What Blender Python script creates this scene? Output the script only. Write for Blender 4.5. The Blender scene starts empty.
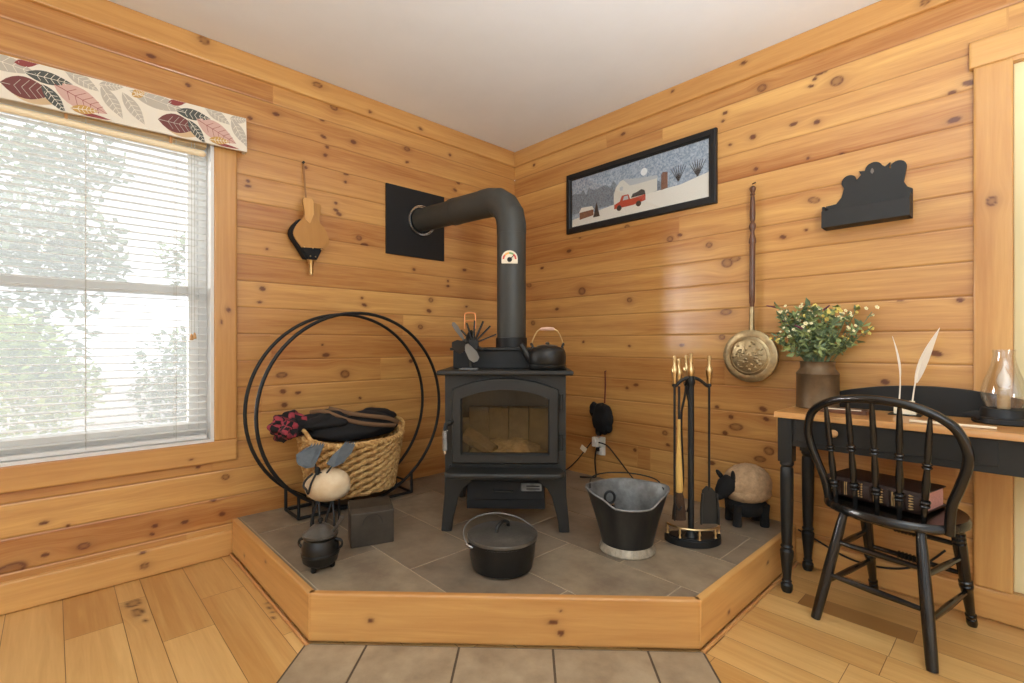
import bpy, math, random
import numpy as np
from mathutils import Vector, Matrix, noise as mnoise
random.seed(7)
PI = math.pi
sc = bpy.context.scene
COL = sc.collection

# ------------------------------------------------------------------ mesh helpers
def lin(c):
    return tuple((x/255/12.92) if x/255 <= .04045 else ((x/255+.055)/1.055)**2.4 for x in c)

class MB:
    """collects shapes that become one mesh object"""
    def __init__(s): s.v=[]; s.f=[]; s.m=[]
    def add(s, vs, fs, m=0, M=None):
        b=len(s.v)
        for p in vs:
            p=Vector(p)
            if M is not None: p=M@p
            s.v.append(p)
        for f in fs: s.f.append([b+i for i in f]); s.m.append(m)
        return s
    def box(s, x0,x1,y0,y1,z0,z1, m=0, M=None):
        vs=[(x,y,z) for x in (x0,x1) for y in (y0,y1) for z in (z0,z1)]
        fs=[(0,1,3,2),(4,6,7,5),(0,4,5,1),(2,3,7,6),(0,2,6,4),(1,5,7,3)]
        return s.add(vs,fs,m,M)
    def tube(s, pts, r=.01, n=10, closed=False, m=0, M=None, flat=1.0):
        pts=[Vector(p) for p in pts]; k=len(pts)
        rs=r if isinstance(r,(list,tuple)) else [r]*k
        T=[]
        for i in range(k):
            a=pts[(i-1)%k] if (closed or i>0) else pts[i]
            b=pts[(i+1)%k] if (closed or i<k-1) else pts[i]
            t=(b-a); T.append(t.normalized() if t.length>1e-9 else Vector((0,0,1)))
        up=Vector((0,0,1)) if abs(T[0].z)<.9 else Vector((1,0,0))
        nrm=(up-T[0]*up.dot(T[0])).normalized()
        vs=[]
        for i in range(k):
            nrm=(nrm-T[i]*nrm.dot(T[i])).normalized(); bn=T[i].cross(nrm)
            for j in range(n):
                a=2*PI*j/n
                vs.append(pts[i]+(nrm*math.cos(a)+bn*math.sin(a)*flat)*rs[i])
        fs=[]
        for i in range(k if closed else k-1):
            i2=(i+1)%k
            for j in range(n):
                j2=(j+1)%n
                fs.append((i*n+j,i*n+j2,i2*n+j2,i2*n+j))
        if not closed:
            fs.append(tuple(reversed(range(n)))); fs.append(tuple((k-1)*n+j for j in range(n)))
        return s.add(vs,fs,m,M)
    def lathe(s, prof, n=24, m=0, M=None, sx=1, sy=1, caps=True):
        vs=[];fs=[]; k=len(prof)
        for r,z in prof:
            for j in range(n):
                a=2*PI*j/n; vs.append((r*math.cos(a)*sx, r*math.sin(a)*sy, z))
        for i in range(k-1):
            for j in range(n):
                j2=(j+1)%n; fs.append((i*n+j,i*n+j2,(i+1)*n+j2,(i+1)*n+j))
        if caps:
            if prof[0][0]>1e-6: fs.append(tuple(reversed(range(n))))
            if prof[-1][0]>1e-6: fs.append(tuple((k-1)*n+j for j in range(n)))
        return s.add(vs,fs,m,M)
    def turned(s, p0, p1, prof, n=12, m=0):
        """lathe along the segment p0-p1; prof = [(t, r)]"""
        p0=Vector(p0); p1=Vector(p1); d=p1-p0
        q=d.to_track_quat('Z','Y').to_matrix().to_4x4()
        return s.lathe([(r,t*d.length) for t,r in prof], n, m, Matrix.Translation(p0)@q)
    def prism(s, poly, z0, z1, m=0, M=None, mside=None):
        n=len(poly)
        vs=[(x,y,z0) for x,y in poly]+[(x,y,z1) for x,y in poly]
        b=len(s.v)
        s.add(vs,[tuple(reversed(range(n))),tuple(range(n,2*n))],m,M)
        for i in range(n):
            j=(i+1)%n; s.f.append([b+i,b+j,b+n+j,b+n+i]); s.m.append(m if mside is None else mside)
        return s
    def ring(s, outer, inner, z0, z1, m=0, M=None, cham=0.0):
        """frame between two closed outlines of equal length (optionally with a chamfered front edge at z1)"""
        n=len(outer)
        cx=sum(p[0] for p in outer)/n; cy=sum(p[1] for p in outer)/n
        def shr(p,k): return (p[0]+(cx-p[0])*k, p[1]+(cy-p[1])*k)
        L=[[(x,y,z0) for x,y in outer],[(x,y,z1-cham) for x,y in outer],
           [(*shr(p,cham*2),z1) for p in outer],[(*shr(p,-cham*2.4),z1) for p in inner],
           [(x,y,z1-cham) for x,y in inner],[(x,y,z0) for x,y in inner]]
        vs=[p for l in L for p in l]; fs=[]
        for k in range(6):
            k2=(k+1)%6
            for i in range(n):
                j=(i+1)%n; fs.append((k*n+i,k*n+j,k2*n+j,k2*n+i))
        return s.add(vs,fs,m,M)
    def ball(s, c, r, n=16, k=10, m=0, M=None, fn=None):
        if not isinstance(r,(tuple,list)): r=(r,r,r)
        vs=[];fs=[]
        vs.append((0,0,-1))
        for i in range(1,k):
            a=-PI/2+PI*i/k
            for j in range(n):
                b=2*PI*j/n; vs.append((math.cos(a)*math.cos(b),math.cos(a)*math.sin(b),math.sin(a)))
        vs.append((0,0,1))
        for j in range(n): fs.append((0,1+(j+1)%n,1+j))
        for i in range(k-2):
            for j in range(n):
                j2=(j+1)%n; a=1+i*n; fs.append((a+j,a+j2,a+n+j2,a+n+j))
        t=len(vs)-1; a=1+(k-2)*n
        for j in range(n): fs.append((a+j,a+(j+1)%n,t))
        out=[]
        for p in vs:
            p=Vector(p); q=1.0
            if fn: q=fn(p)
            out.append((c[0]+p.x*r[0]*q,c[1]+p.y*r[1]*q,c[2]+p.z*r[2]*q))
        return s.add(out,fs,m,M)
    def build(s, name, mats, parent=None, smooth=35, bevel=0, subsurf=0, solid=0, label=None):
        me=bpy.data.meshes.new(name)
        me.from_pydata([tuple(p) for p in s.v],[],s.f)
        if not isinstance(mats,(list,tuple)): mats=[mats]
        for mt in mats: me.materials.append(mt)
        me.polygons.foreach_set('material_index', s.m)
        import bmesh
        bm=bmesh.new(); bm.from_mesh(me); bmesh.ops.recalc_face_normals(bm,faces=bm.faces); bm.to_mesh(me); bm.free()
        if smooth:
            me.polygons.foreach_set('use_smooth',[True]*len(me.polygons))
            me.set_sharp_from_angle(angle=math.radians(smooth))
        me.update()
        o=bpy.data.objects.new(name,me); COL.objects.link(o)
        if parent is not None: o.parent=parent
        if solid:
            md=o.modifiers.new('solid','SOLIDIFY'); md.thickness=solid; md.offset=0
        if bevel:
            md=o.modifiers.new('bevel','BEVEL'); md.width=bevel; md.segments=2; md.limit_method='ANGLE'; md.angle_limit=math.radians(40)
        if subsurf:
            md=o.modifiers.new('sub','SUBSURF'); md.levels=subsurf; md.render_levels=subsurf
        if label: o['label']=label
        return o

def tag(o,label,cat,group=None,kind=None):
    o['label']=label; o['category']=cat
    if group: o['group']=group
    if kind: o['kind']=kind
    return o
def thing(name,label,cat,loc=(0,0,0),rz=0,group=None):
    o=bpy.data.objects.new(name,None); COL.objects.link(o)
    o.empty_display_size=.05; o.location=loc; o.rotation_euler=(0,0,rz)
    return tag(o,label,cat,group)
def struct(o): o['kind']='structure'; return o
def spline(pts, k=8, closed=False):
    P=[Vector(p) for p in pts]; n=len(P); out=[]
    for i in range(n if closed else n-1):
        p0=P[(i-1)%n] if (closed or i>0) else P[0]; p1=P[i]; p2=P[(i+1)%n]; p3=P[(i+2)%n] if (closed or i+2<n) else P[n-1]
        for j in range(k):
            t=j/k
            out.append(.5*((2*p1)+(p2-p0)*t+(2*p0-5*p1+4*p2-p3)*t*t+(3*p1-p0-3*p2+p3)*t**3))
    if not closed: out.append(P[-1])
    return out
def arc(cx,cy,r,a0,a1,n):
    return [(cx+r*math.cos(math.radians(a0+(a1-a0)*i/n)), cy+r*math.sin(math.radians(a0+(a1-a0)*i/n))) for i in range(n+1)]
RX90=Matrix.Rotation(PI/2,4,'X')     # prism xy -> world xz, thickness towards -y
def WALLX(y): return Matrix.Translation((0,y,0))@RX90      # drawing (x,z) on a plane facing -y

# ------------------------------------------------------------------ materials
def nt(name):
    m=bpy.data.materials.new(name); m.use_nodes=True
    t=m.node_tree; return m,t,t.nodes['Principled BSDF'],t.nodes,t.links
def mat(name,col,rough=.5,metal=0,var=0,vscale=20,bump=0,bscale=80,spec=.5,col2=None,coat=0,stretch=None,trans=0,ior=1.45):
    m,t,b,N,L=nt(name)
    c=lin(col)
    b.inputs['Base Color'].default_value=(*c,1); b.inputs['Roughness'].default_value=rough
    b.inputs['Metallic'].default_value=metal; b.inputs['Specular IOR Level'].default_value=spec
    b.inputs['Coat Weight'].default_value=coat; b.inputs['IOR'].default_value=ior
    b.inputs['Transmission Weight'].default_value=trans
    if var or bump or col2:
        tc=N.new('ShaderNodeTexCoord'); mp=N.new('ShaderNodeMapping'); L.new(tc.outputs['Object'],mp.inputs['Vector'])
        if stretch: mp.inputs['Scale'].default_value=stretch
    if var or col2:
        nz=N.new('ShaderNodeTexNoise'); nz.inputs['Scale'].default_value=vscale; nz.inputs['Detail'].default_value=6; nz.inputs['Roughness'].default_value=.65
        L.new(mp.outputs['Vector'],nz.inputs['Vector'])
        rp=N.new('ShaderNodeValToRGB'); L.new(nz.outputs['Fac'],rp.inputs['Fac'])
        d=lin(col2) if col2 else tuple(x*(1-var) for x in c)
        h=c if col2 else tuple(min(1,x*(1+var)) for x in c)
        rp.color_ramp.elements[0].position=.32; rp.color_ramp.elements[1].position=.68
        rp.color_ramp.elements[0].color=(*d,1); rp.color_ramp.elements[1].color=(*h,1)
        L.new(rp.outputs['Color'],b.inputs['Base Color'])
    if bump:
        n2=N.new('ShaderNodeTexNoise'); n2.inputs['Scale'].default_value=bscale; n2.inputs['Detail'].default_value=4
        L.new(mp.outputs['Vector'],n2.inputs['Vector'])
        bp=N.new('ShaderNodeBump'); bp.inputs['Strength'].default_value=bump; bp.inputs['Distance'].default_value=.004
        L.new(n2.outputs['Fac'],bp.inputs['Height']); L.new(bp.outputs['Normal'],b.inputs['Normal'])
    return m
def wood(name, light, dark, knotc=(92,42,20), rough=.33, coords='UV', scale=(2.2,42,42), coat=.15, tone_amt=.16, fine=1.0):
    """varnished wood: grain runs along u (UV) or along the axis with the small scale (object coordinates);
    'tone' (board to board) and 'knot' come from the boards' own mesh attributes"""
    m,t,b,N,L=nt(name)
    tc=N.new('ShaderNodeTexCoord'); mp=N.new('ShaderNodeMapping'); mp.inputs['Scale'].default_value=scale
    L.new(tc.outputs['UV' if coords=='UV' else 'Object'],mp.inputs['Vector'])
    oi=N.new('ShaderNodeObjectInfo')
    if coords!='UV':
        cmb=N.new('ShaderNodeVectorMath'); cmb.operation='SCALE'; cmb.inputs[0].default_value=(7,9,11); L.new(oi.outputs['Random'],cmb.inputs['Scale'])
        L.new(cmb.outputs[0],mp.inputs['Location'])
    n1=N.new('ShaderNodeTexNoise'); n1.inputs['Scale'].default_value=1.0; n1.inputs['Detail'].default_value=5; n1.inputs['Roughness'].default_value=.6; n1.inputs['Distortion'].default_value=.8
    n2=N.new('ShaderNodeTexNoise'); n2.inputs['Scale'].default_value=.22; n2.inputs['Detail'].default_value=3
    n3=N.new('ShaderNodeTexNoise'); n3.inputs['Scale'].default_value=4.0; n3.inputs['Detail'].default_value=4
    for n in (n1,n2,n3): L.new(mp.outputs['Vector'],n.inputs['Vector'])
    def math_(op,a,bb):
        q=N.new('ShaderNodeMath'); q.operation=op
        for i,x in enumerate((a,bb)):
            if isinstance(x,(int,float)): q.inputs[i].default_value=x
            else: L.new(x,q.inputs[i])
        return q.outputs[0]
    s1=math_('MULTIPLY',n1.outputs['Fac'],.55*fine); s2=math_('MULTIPLY',n2.outputs['Fac'],.75); s3=math_('MULTIPLY',n3.outputs['Fac'],.2*fine)
    f=math_('ADD',math_('ADD',s1,s2),s3)
    at=N.new('ShaderNodeAttribute'); at.attribute_name='tone'
    f=math_('ADD',f,math_('MULTIPLY',at.outputs['Fac'],tone_amt))
    rp=N.new('ShaderNodeValToRGB'); L.new(f,rp.inputs['Fac'])
    e=rp.color_ramp.elements; e[0].position=.42; e[1].position=1.0
    e[0].color=(*lin(light),1); e[1].color=(*lin(dark),1)
    ak=N.new('ShaderNodeAttribute'); ak.attribute_name='knot'
    mx=N.new('ShaderNodeMix'); mx.data_type='RGBA'; L.new(ak.outputs['Fac'],mx.inputs[0]); L.new(rp.outputs['Color'],mx.inputs[6]); mx.inputs[7].default_value=(*lin(knotc),1)
    L.new(mx.outputs[2],b.inputs['Base Color'])
    b.inputs['Roughness'].default_value=rough; b.inputs['Coat Weight'].default_value=coat; b.inputs['Coat Roughness'].default_value=.2
    bp=N.new('ShaderNodeBump'); bp.inputs['Strength'].default_value=.08; bp.inputs['Distance'].default_value=.002
    L.new(n1.outputs['Fac'],bp.inputs['Height']); L.new(bp.outputs['Normal'],b.inputs['Normal'])
    return m
M={}
M['pine']=wood('pine_boards',(220,172,102),(162,102,50),tone_amt=.10,coat=.4)
M['pine_trim']=wood('pine_trim',(222,176,108),(180,124,66),scale=(1.6,26,26))
M['oak_floor']=wood('floor_boards',(228,188,122),(188,138,76),knotc=(84,50,30),rough=.3,scale=(1.6,30,30),tone_amt=.15,coat=.25)
M['pine_obj']=wood('pine_top',(216,164,104),(172,116,66),coords='O',scale=(2,40,40),rough=.3)
M['pine_z']=wood('pine_upright',(216,170,108),(188,134,78),coords='O',scale=(26,26,1.6))
M['bellows_wood']=wood('bellows_wood',(190,140,70),(160,108,50),coords='O',scale=(20,20,2),rough=.4)
M['bellows_pale']=wood('bellows_pale',(226,180,110),(200,146,80),coords='O',scale=(20,20,2),rough=.4)
M['dark_wood']=wood('dark_turned_wood',(116,76,52),(66,40,28),coords='O',scale=(40,40,4),rough=.35)
M['ceiling']=mat('ceiling_paint',(234,238,242),.9,var=.02,vscale=3,bump=.05,bscale=120)
M['iron']=mat('stove_iron',(37,36,33),.5,.15,var=.12,vscale=8,bump=.12,bscale=160)
M['iron_dark']=mat('dark_iron',(26,26,26),.5,.2,var=.2,vscale=15,bump=.1,bscale=120)
M['cast']=mat('cast_iron',(30,30,29),.34,.3,var=.25,vscale=18,bump=.15,bscale=220)
M['castlid']=mat('cast_iron_lid',(80,76,70),.3,.3,var=.35,vscale=14,bump=.2,bscale=160)
M['pipe']=mat('pipe_steel',(62,62,58),.5,.2,var=.1,vscale=5)
M['black']=mat('black_paint',(20,21,22),.5,0,var=.15,vscale=10)
M['flatblack']=mat('flat_black',(15,15,16),.62,0)
M['chair_black']=mat('chair_black',(20,19,18),.2,0,var=.2,vscale=30,coat=.3)
M['desk_black']=mat('desk_black',(24,26,26),.42,0,var=.15,vscale=12)
M['shelf_black']=mat('shelf_black',(33,33,32),.55,0,var=.15,vscale=12)
M['steel']=mat('bright_steel',(190,190,188),.25,1,var=.1)
M['galv']=mat('galvanised',(128,128,126),.5,.6,var=.35,vscale=22)
M['brass']=mat('brass',(206,180,132),.28,1,var=.15,vscale=30)
M['oldbrass']=mat('aged_brass',(172,154,118),.36,.9,var=.3,vscale=26,bump=.3,bscale=60)
M['copper']=mat('copper_wire',(226,150,96),.3,.8)
M['slate']=mat('slate_tile',(142,126,106),.42,0,col2=(108,94,78),vscale=5,bump=.25,bscale=22)
M['slate2']=mat('slate_tile_pale',(156,140,116),.42,0,col2=(120,104,86),vscale=7,bump=.3,bscale=26)
M['grout']=mat('grout',(176,160,136),.9,var=.1)
M['glass_clear']=None
M['white']=mat('white_vinyl',(238,238,236),.4)
M['padstone']=mat('pad_stone',(172,154,126),.5,0,col2=(140,122,98),vscale=8,bump=.3,bscale=26)
M['blade']=mat('fan_blade',(128,128,124),.45,.2)
def slat(name,k):
    m,t,b,N,L=nt(name); b.inputs['Base Color'].default_value=(*lin((242,242,240)),1); b.inputs['Roughness'].default_value=.45
    tl=N.new('ShaderNodeBsdfTranslucent'); tl.inputs[0].default_value=(*lin((240,240,238)),1)
    mx=N.new('ShaderNodeMixShader'); mx.inputs[0].default_value=k
    L.new(b.outputs[0],mx.inputs[1]); L.new(tl.outputs[0],mx.inputs[2]); L.new(mx.outputs[0],N['Material Output'].inputs[0]); return m
M['slat']=slat('blind_slat',.4); M['white']=slat('white_vinyl',.22)
M['cord']=mat('blind_cord',(206,204,196),.8)
M['blackcord']=mat('black_cable',(14,13,13),.5)
M['cream']=mat('cream_paint',(240,226,178),.5)
M['wicker']=mat('wicker',(222,184,120),.6,var=.3,vscale=50,col2=(164,116,62),bump=.2,bscale=200)
M['canvas']=mat('black_canvas',(26,25,26),.9,var=.2,vscale=60,bump=.25,bscale=300)
M['strap']=mat('tan_strap',(112,84,58),.8,bump=.2,bscale=400)
M['stone']=mat('cream_stone',(236,220,190),.7,vscale=7,col2=(208,178,136),bump=.15,bscale=40)
M['wing']=mat('wing_metal',(82,88,92),.5,.2,var=.2,vscale=40)
M['wool']=mat('tan_wool',(172,142,108),.95,var=.25,vscale=40,bump=.6,bscale=150)
M['blackfelt']=mat('black_felt',(14,13,13),.9,bump=.2,bscale=200)
M['outlet']=mat('outlet_white',(226,222,212),.35)
M['straw']=mat('straw',(206,166,92),.7,var=.2,vscale=60,stretch=(1,1,.1))
M['bristle']=mat('brown_bristle',(64,45,30),.9,var=.35,vscale=120,stretch=(1,1,.06),bump=.4,bscale=200)
M['feather']=mat('feather',(242,236,222),.8)
M['milkcan']=mat('aged_can',(112,92,68),.42,.5,var=.3,vscale=10,bump=.2,bscale=40)
M['leafdark']=mat('leaf_dark',(112,132,98),.6,var=.25,vscale=30)
M['leaf']=mat('leaf_mid',(150,166,108),.6,var=.25,vscale=30)
M['petal']=mat('petal_cream',(238,232,190),.7)
M['petaly']=mat('petal_yellow',(222,204,110),.7)
M['purple']=mat('petal_purple',(120,74,88),.7)
M['leather']=mat('book_leather',(48,32,26),.42,0,var=.25,vscale=40,bump=.15,bscale=200)
M['gilt']=mat('gilt',(214,184,128),.35,.6)
M['pages']=mat('page_edges',(206,150,138),.8,var=.15,vscale=200,stretch=(.05,1,1))
M['paper']=mat('cream_paper',(240,228,200),.7)
M['fabric']=mat('valance_fabric',(230,222,206),.9,bump=.15,bscale=600)
M['firebrick']=mat('firebrick',(146,132,114),.9,var=.2,vscale=14)
M['ash']=mat('ash',(196,176,146),1,var=.3,vscale=30,bump=.6,bscale=60)
M['soot']=mat('soot',(40,34,30),1)
M['knobwood']=mat('knob_wood',(196,150,96),.35)
M['bulb']=mat('frosted_bulb',(240,226,204),.4)
M['bluecloth']=mat('black_enamel',(20,21,24),.35,.2,col2=(52,50,46),vscale=9,stretch=(1,1,.3))
M['footring']=mat('foot_ring',(156,146,128),.5,.3,var=.3,vscale=40)
M['string']=mat('string',(150,110,70),.8)
M['redcord']=mat('dark_red_cord',(92,28,24),.8)

def glass(name,tint=(255,255,255),rough=0.0,refl=.05,ior=1.45):
    m,t,b,N,L=nt(name)
    N.remove(b)
    tr=N.new('ShaderNodeBsdfTransparent'); tr.inputs[0].default_value=(*lin(tint),1)
    gl=N.new('ShaderNodeBsdfGlossy'); gl.inputs['Roughness'].default_value=rough
    lw=N.new('ShaderNodeLayerWeight'); lw.inputs['Blend'].default_value=.5
    pw=N.new('ShaderNodeMath'); pw.operation='POWER'; L.new(lw.outputs['Facing'],pw.inputs[0]); pw.inputs[1].default_value=3.5
    ma=N.new('ShaderNodeMath'); ma.operation='MULTIPLY_ADD'; L.new(pw.outputs[0],ma.inputs[0]); ma.inputs[1].default_value=.6; ma.inputs[2].default_value=refl
    mx=N.new('ShaderNodeMixShader'); L.new(ma.outputs[0],mx.inputs[0]); L.new(tr.outputs[0],mx.inputs[1]); L.new(gl.outputs[0],mx.inputs[2])
    L.new(mx.outputs[0],N['Material Output'].inputs[0]); return m
M['pane']=glass('window_pane')
M['stoveglass']=glass('stove_glass',(232,222,204),refl=.03)
M['chimney']=glass('lamp_chimney_glass',(252,252,252),refl=.10)
def haze_sheet():  # translucent veil that imitates white haze over the outdoor view
    m,t,b,N,L=nt('window_haze'); N.remove(b)
    tr=N.new('ShaderNodeBsdfTransparent'); tr.inputs[0].default_value=(1,1,1,1)
    tl=N.new('ShaderNodeBsdfTranslucent'); tl.inputs[0].default_value=(.75,.77,.78,1)
    mx=N.new('ShaderNodeMixShader'); mx.inputs[0].default_value=.13
    L.new(tr.outputs[0],mx.inputs[1]); L.new(tl.outputs[0],mx.inputs[2]); L.new(mx.outputs[0],N['Material Output'].inputs[0]); return m
M['haze_sheet']=haze_sheet()
def plaid():
    m,t,b,N,L=nt('red_black_plaid')
    tc=N.new('ShaderNodeTexCoord'); mp=N.new('ShaderNodeMapping'); mp.inputs['Scale'].default_value=(30,30,30); mp.inputs['Rotation'].default_value=(.5,.4,.6)
    L.new(tc.outputs['Object'],mp.inputs[0])
    ck=N.new('ShaderNodeTexChecker'); ck.inputs['Scale'].default_value=1
    ck.inputs['Color1'].default_value=(*lin((150,54,66)),1); ck.inputs['Color2'].default_value=(*lin((20,16,18)),1)
    nz=N.new('ShaderNodeTexNoise'); nz.inputs['Scale'].default_value=11; L.new(tc.outputs['Object'],nz.inputs[0])
    va_=N.new('ShaderNodeVectorMath'); va_.operation='MULTIPLY_ADD'; L.new(nz.outputs['Color'],va_.inputs[0]); va_.inputs[1].default_value=(2.2,2.2,2.2); L.new(mp.outputs[0],va_.inputs[2])
    L.new(va_.outputs[0],ck.inputs[0])
    n2=N.new('ShaderNodeTexNoise'); n2.inputs['Scale'].default_value=9; L.new(tc.outputs['Object'],n2.inputs[0])
    rp=N.new('ShaderNodeValToRGB'); rp.color_ramp.elements[0].position=.46; rp.color_ramp.elements[1].position=.54; L.new(n2.outputs['Fac'],rp.inputs[0])
    mm=N.new('ShaderNodeMix'); mm.data_type='RGBA'; L.new(rp.outputs[0],mm.inputs[0]); mm.inputs[6].default_value=(*lin((20,16,18)),1); L.new(ck.outputs[0],mm.inputs[7]); L.new(mm.outputs[2],b.inputs['Base Color']); b.inputs['Roughness'].default_value=.9; return m
M['plaid']=plaid()
KL= [(-2.007,2.421,3.0),(-1.482,2.408,2.0),(-1.383,2.325,2.0),(-2.203,2.275,1.0),(-2.066,2.198,1.0),(-1.686,2.188,1.0),(-1.807,2.129,1.0),(-1.45,2.235,1.0),(-1.442,2.144,1.0),(-1.27,2.164,1.3),(-0.921,2.22,1.5),(-0.595,2.27,1.0),(-0.835,2.363,1.2),(-1.178,2.361,1.0),(-1.422,2.093,1.0),(-1.43,2.049,0.7),(-0.921,2.139,0.8),(-1.536,1.952,0.8),(-1.816,1.816,0.8),(-1.816,1.791,0.8),(-1.433,2.046,1.0),(-1.314,1.971,0.9),(-1.317,1.925,0.8),(-1.372,1.796,0.9),(-1.372,1.757,1.0),(-1.355,1.738,1.0),(-0.528,2.101,1.2),(-0.553,2.046,1.0),(-1.236,1.622,1.6),(-1.203,1.586,1.4),(-0.871,1.479,1.0),(-0.473,1.518,1.0),(-0.611,1.43,0.8),(-0.611,1.397,0.8),(-1.75,1.29,1.3),(-1.763,1.223,0.7),(-0.745,1.296,1.6),(-0.76,1.225,1.3),(-1.203,1.239,1.0),(-1.218,1.278,0.7),(-0.456,1.269,0.8),(-1.729,1.493,0.7),(-1.447,1.009,0.7),(-1.428,0.953,1.2),(-1.32,0.844,2.4),(-1.658,0.853,1.6),(-1.652,0.768,1.4),(-1.577,0.757,0.9),(-1.645,0.698,1.4),(-0.824,1.121,1.6),(-0.893,0.907,1.3),(-1.156,0.626,1.8),(-1.23,0.702,0.7),(-1.914,0.376,1.5),(-1.929,0.202,1.2),(-2.027,0.443,0.8),(-2.078,0.202,0.9),(-2.189,0.212,1.0),(-2.199,0.179,0.7),(-1.966,0.277,0.8),(-2.541,0.314,0.8),(-2.472,0.284,0.7),(-2.424,0.191,1.5),(-2.538,0.188,0.9),(-2.639,0.154,3.2)]
KR= [(1.285,2.416,1.1),(1.667,2.412,1.1),(1.747,2.262,2.0),(2.059,2.173,2.3),(1.994,2.235,1.1),(1.974,2.216,0.9),(2.014,2.236,0.8),(1.958,2.19,0.7),(1.568,2.202,1.0),(1.557,2.164,0.7),(1.705,2.036,1.4),(1.886,2.04,1.0),(1.982,2.018,1.2),(1.593,2.03,0.7),(0.952,2.287,1.0),(1.719,1.874,1.0),(0.201,2.299,1.2),(0.62,1.715,1.0),(0.527,1.636,1.2),(0.98,1.718,1.5),(1.261,1.601,1.8),(1.32,1.614,1.0),(1.484,1.535,1.6),(1.578,1.429,2.6),(1.618,1.444,1.6),(0.637,1.359,2.6),(0.997,1.277,1.6),(0.15,1.441,1.8),(0.42,1.253,1.0),(0.191,1.164,1.8),(1.573,1.177,1.7),(1.552,1.049,1.5),(1.332,1.007,0.9),(0.649,1.026,0.9),(0.28,1.55,1.0),(0.997,1.001,0.7),(0.98,0.748,0.9),(1.042,0.77,1.0),(1.598,0.641,1.2),(1.623,0.593,2.0),(1.568,0.555,1.3),(1.779,0.496,2.2),(1.738,0.45,1.6),(1.23,0.51,1.5),(1.248,0.445,0.9),(1.035,0.383,1.1),(1.497,0.388,1.2),(1.766,0.649,1.0),(1.526,0.685,1.0),(1.752,0.696,1.3),(1.97,1.667,1.5),(2.443,1.873,1.2),(2.485,1.999,1.2),(1.946,1.865,0.7),(2.078,1.846,0.7),(1.938,1.537,0.7),(1.841,1.52,1.0),(2.437,1.979,1.0),(2.389,0.976,1.3),(2.23,0.855,1.3),(1.913,0.661,1.3),(2.46,1.181,1.0),(2.279,1.193,0.8)]
# ------------------------------------------------------------------ boards with real knots
def knot_fields(U,V,knots,size=1.0):
    """U,V arrays (m) -> knot darkness and the sideways shift of the grain lines round each knot"""
    K=np.zeros_like(U); W=np.zeros_like(U)
    rng=np.random.default_rng(3)
    for (u0,v0,k) in knots:
        el=rng.uniform(.8,1.5); ru=.0125*k*el*size; rv=.0088*k*size; an=rng.uniform(-.35,.35)
        R=max(ru,rv)*6
        sel=(np.abs(U-u0)<R)&(np.abs(V-v0)<R)
        if not sel.any(): continue
        du=U[sel]-u0; dv=V[sel]-v0
        a=(du*math.cos(an)+dv*math.sin(an))/ru; b=(-du*math.sin(an)+dv*math.cos(an))/rv
        d=np.sqrt(a*a+b*b)
        edge=np.clip((1.15-d)/.35,0,1)
        core=edge.copy()
        if k>=1.5: core=np.where(d<.7, edge*(.45+.4*d), edge)      # big knots: dark rim, browner heart
        halo=.32*np.exp(-(d/1.7)**2)
        K[sel]=np.maximum(K[sel],np.maximum(core*.92,halo))
        W[sel]-=dv*.85*np.exp(-(d/2.6)**2)
    return K,W
def finish_attr(me,uv,tone,knot):
    li=np.empty(len(me.loops),dtype=np.int32); me.loops.foreach_get('vertex_index',li)
    l=me.uv_layers.new(name='UVMap'); l.data.foreach_set('uv',uv[li].astype(np.float32).ravel())
    for nm,a in (('tone',tone),('knot',knot)):
        at=me.attributes.new(nm,'FLOAT','POINT'); at.data.foreach_set('value',a.astype(np.float32))
def link_mesh(name,co,faces,m,uv,tone,knot,parent=None):
    me=bpy.data.meshes.new(name)
    me.vertices.add(len(co)); me.vertices.foreach_set('co',np.asarray(co,dtype=np.float32).ravel())
    faces=np.asarray(faces,dtype=np.int32); nf=len(faces)
    me.loops.add(nf*4); me.loops.foreach_set('vertex_index',faces.ravel())
    me.polygons.add(nf); me.polygons.foreach_set('loop_start',np.arange(0,nf*4,4,dtype=np.int32))
    me.update(calc_edges=True); me.validate()
    me.materials.append(m); finish_attr(me,uv,tone,knot)
    o=bpy.data.objects.new(name,me); COL.objects.link(o)
    if parent is not None: o.parent=parent
    return o
PITCH=.1305; G0=.0190
GROOVES=[G0+PITCH*i for i in range(0,19)]
def frange(a,b,st):
    n=max(1,int(math.ceil((b-a)/st))); return [a+(b-a)*i/n for i in range(n)]
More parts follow.
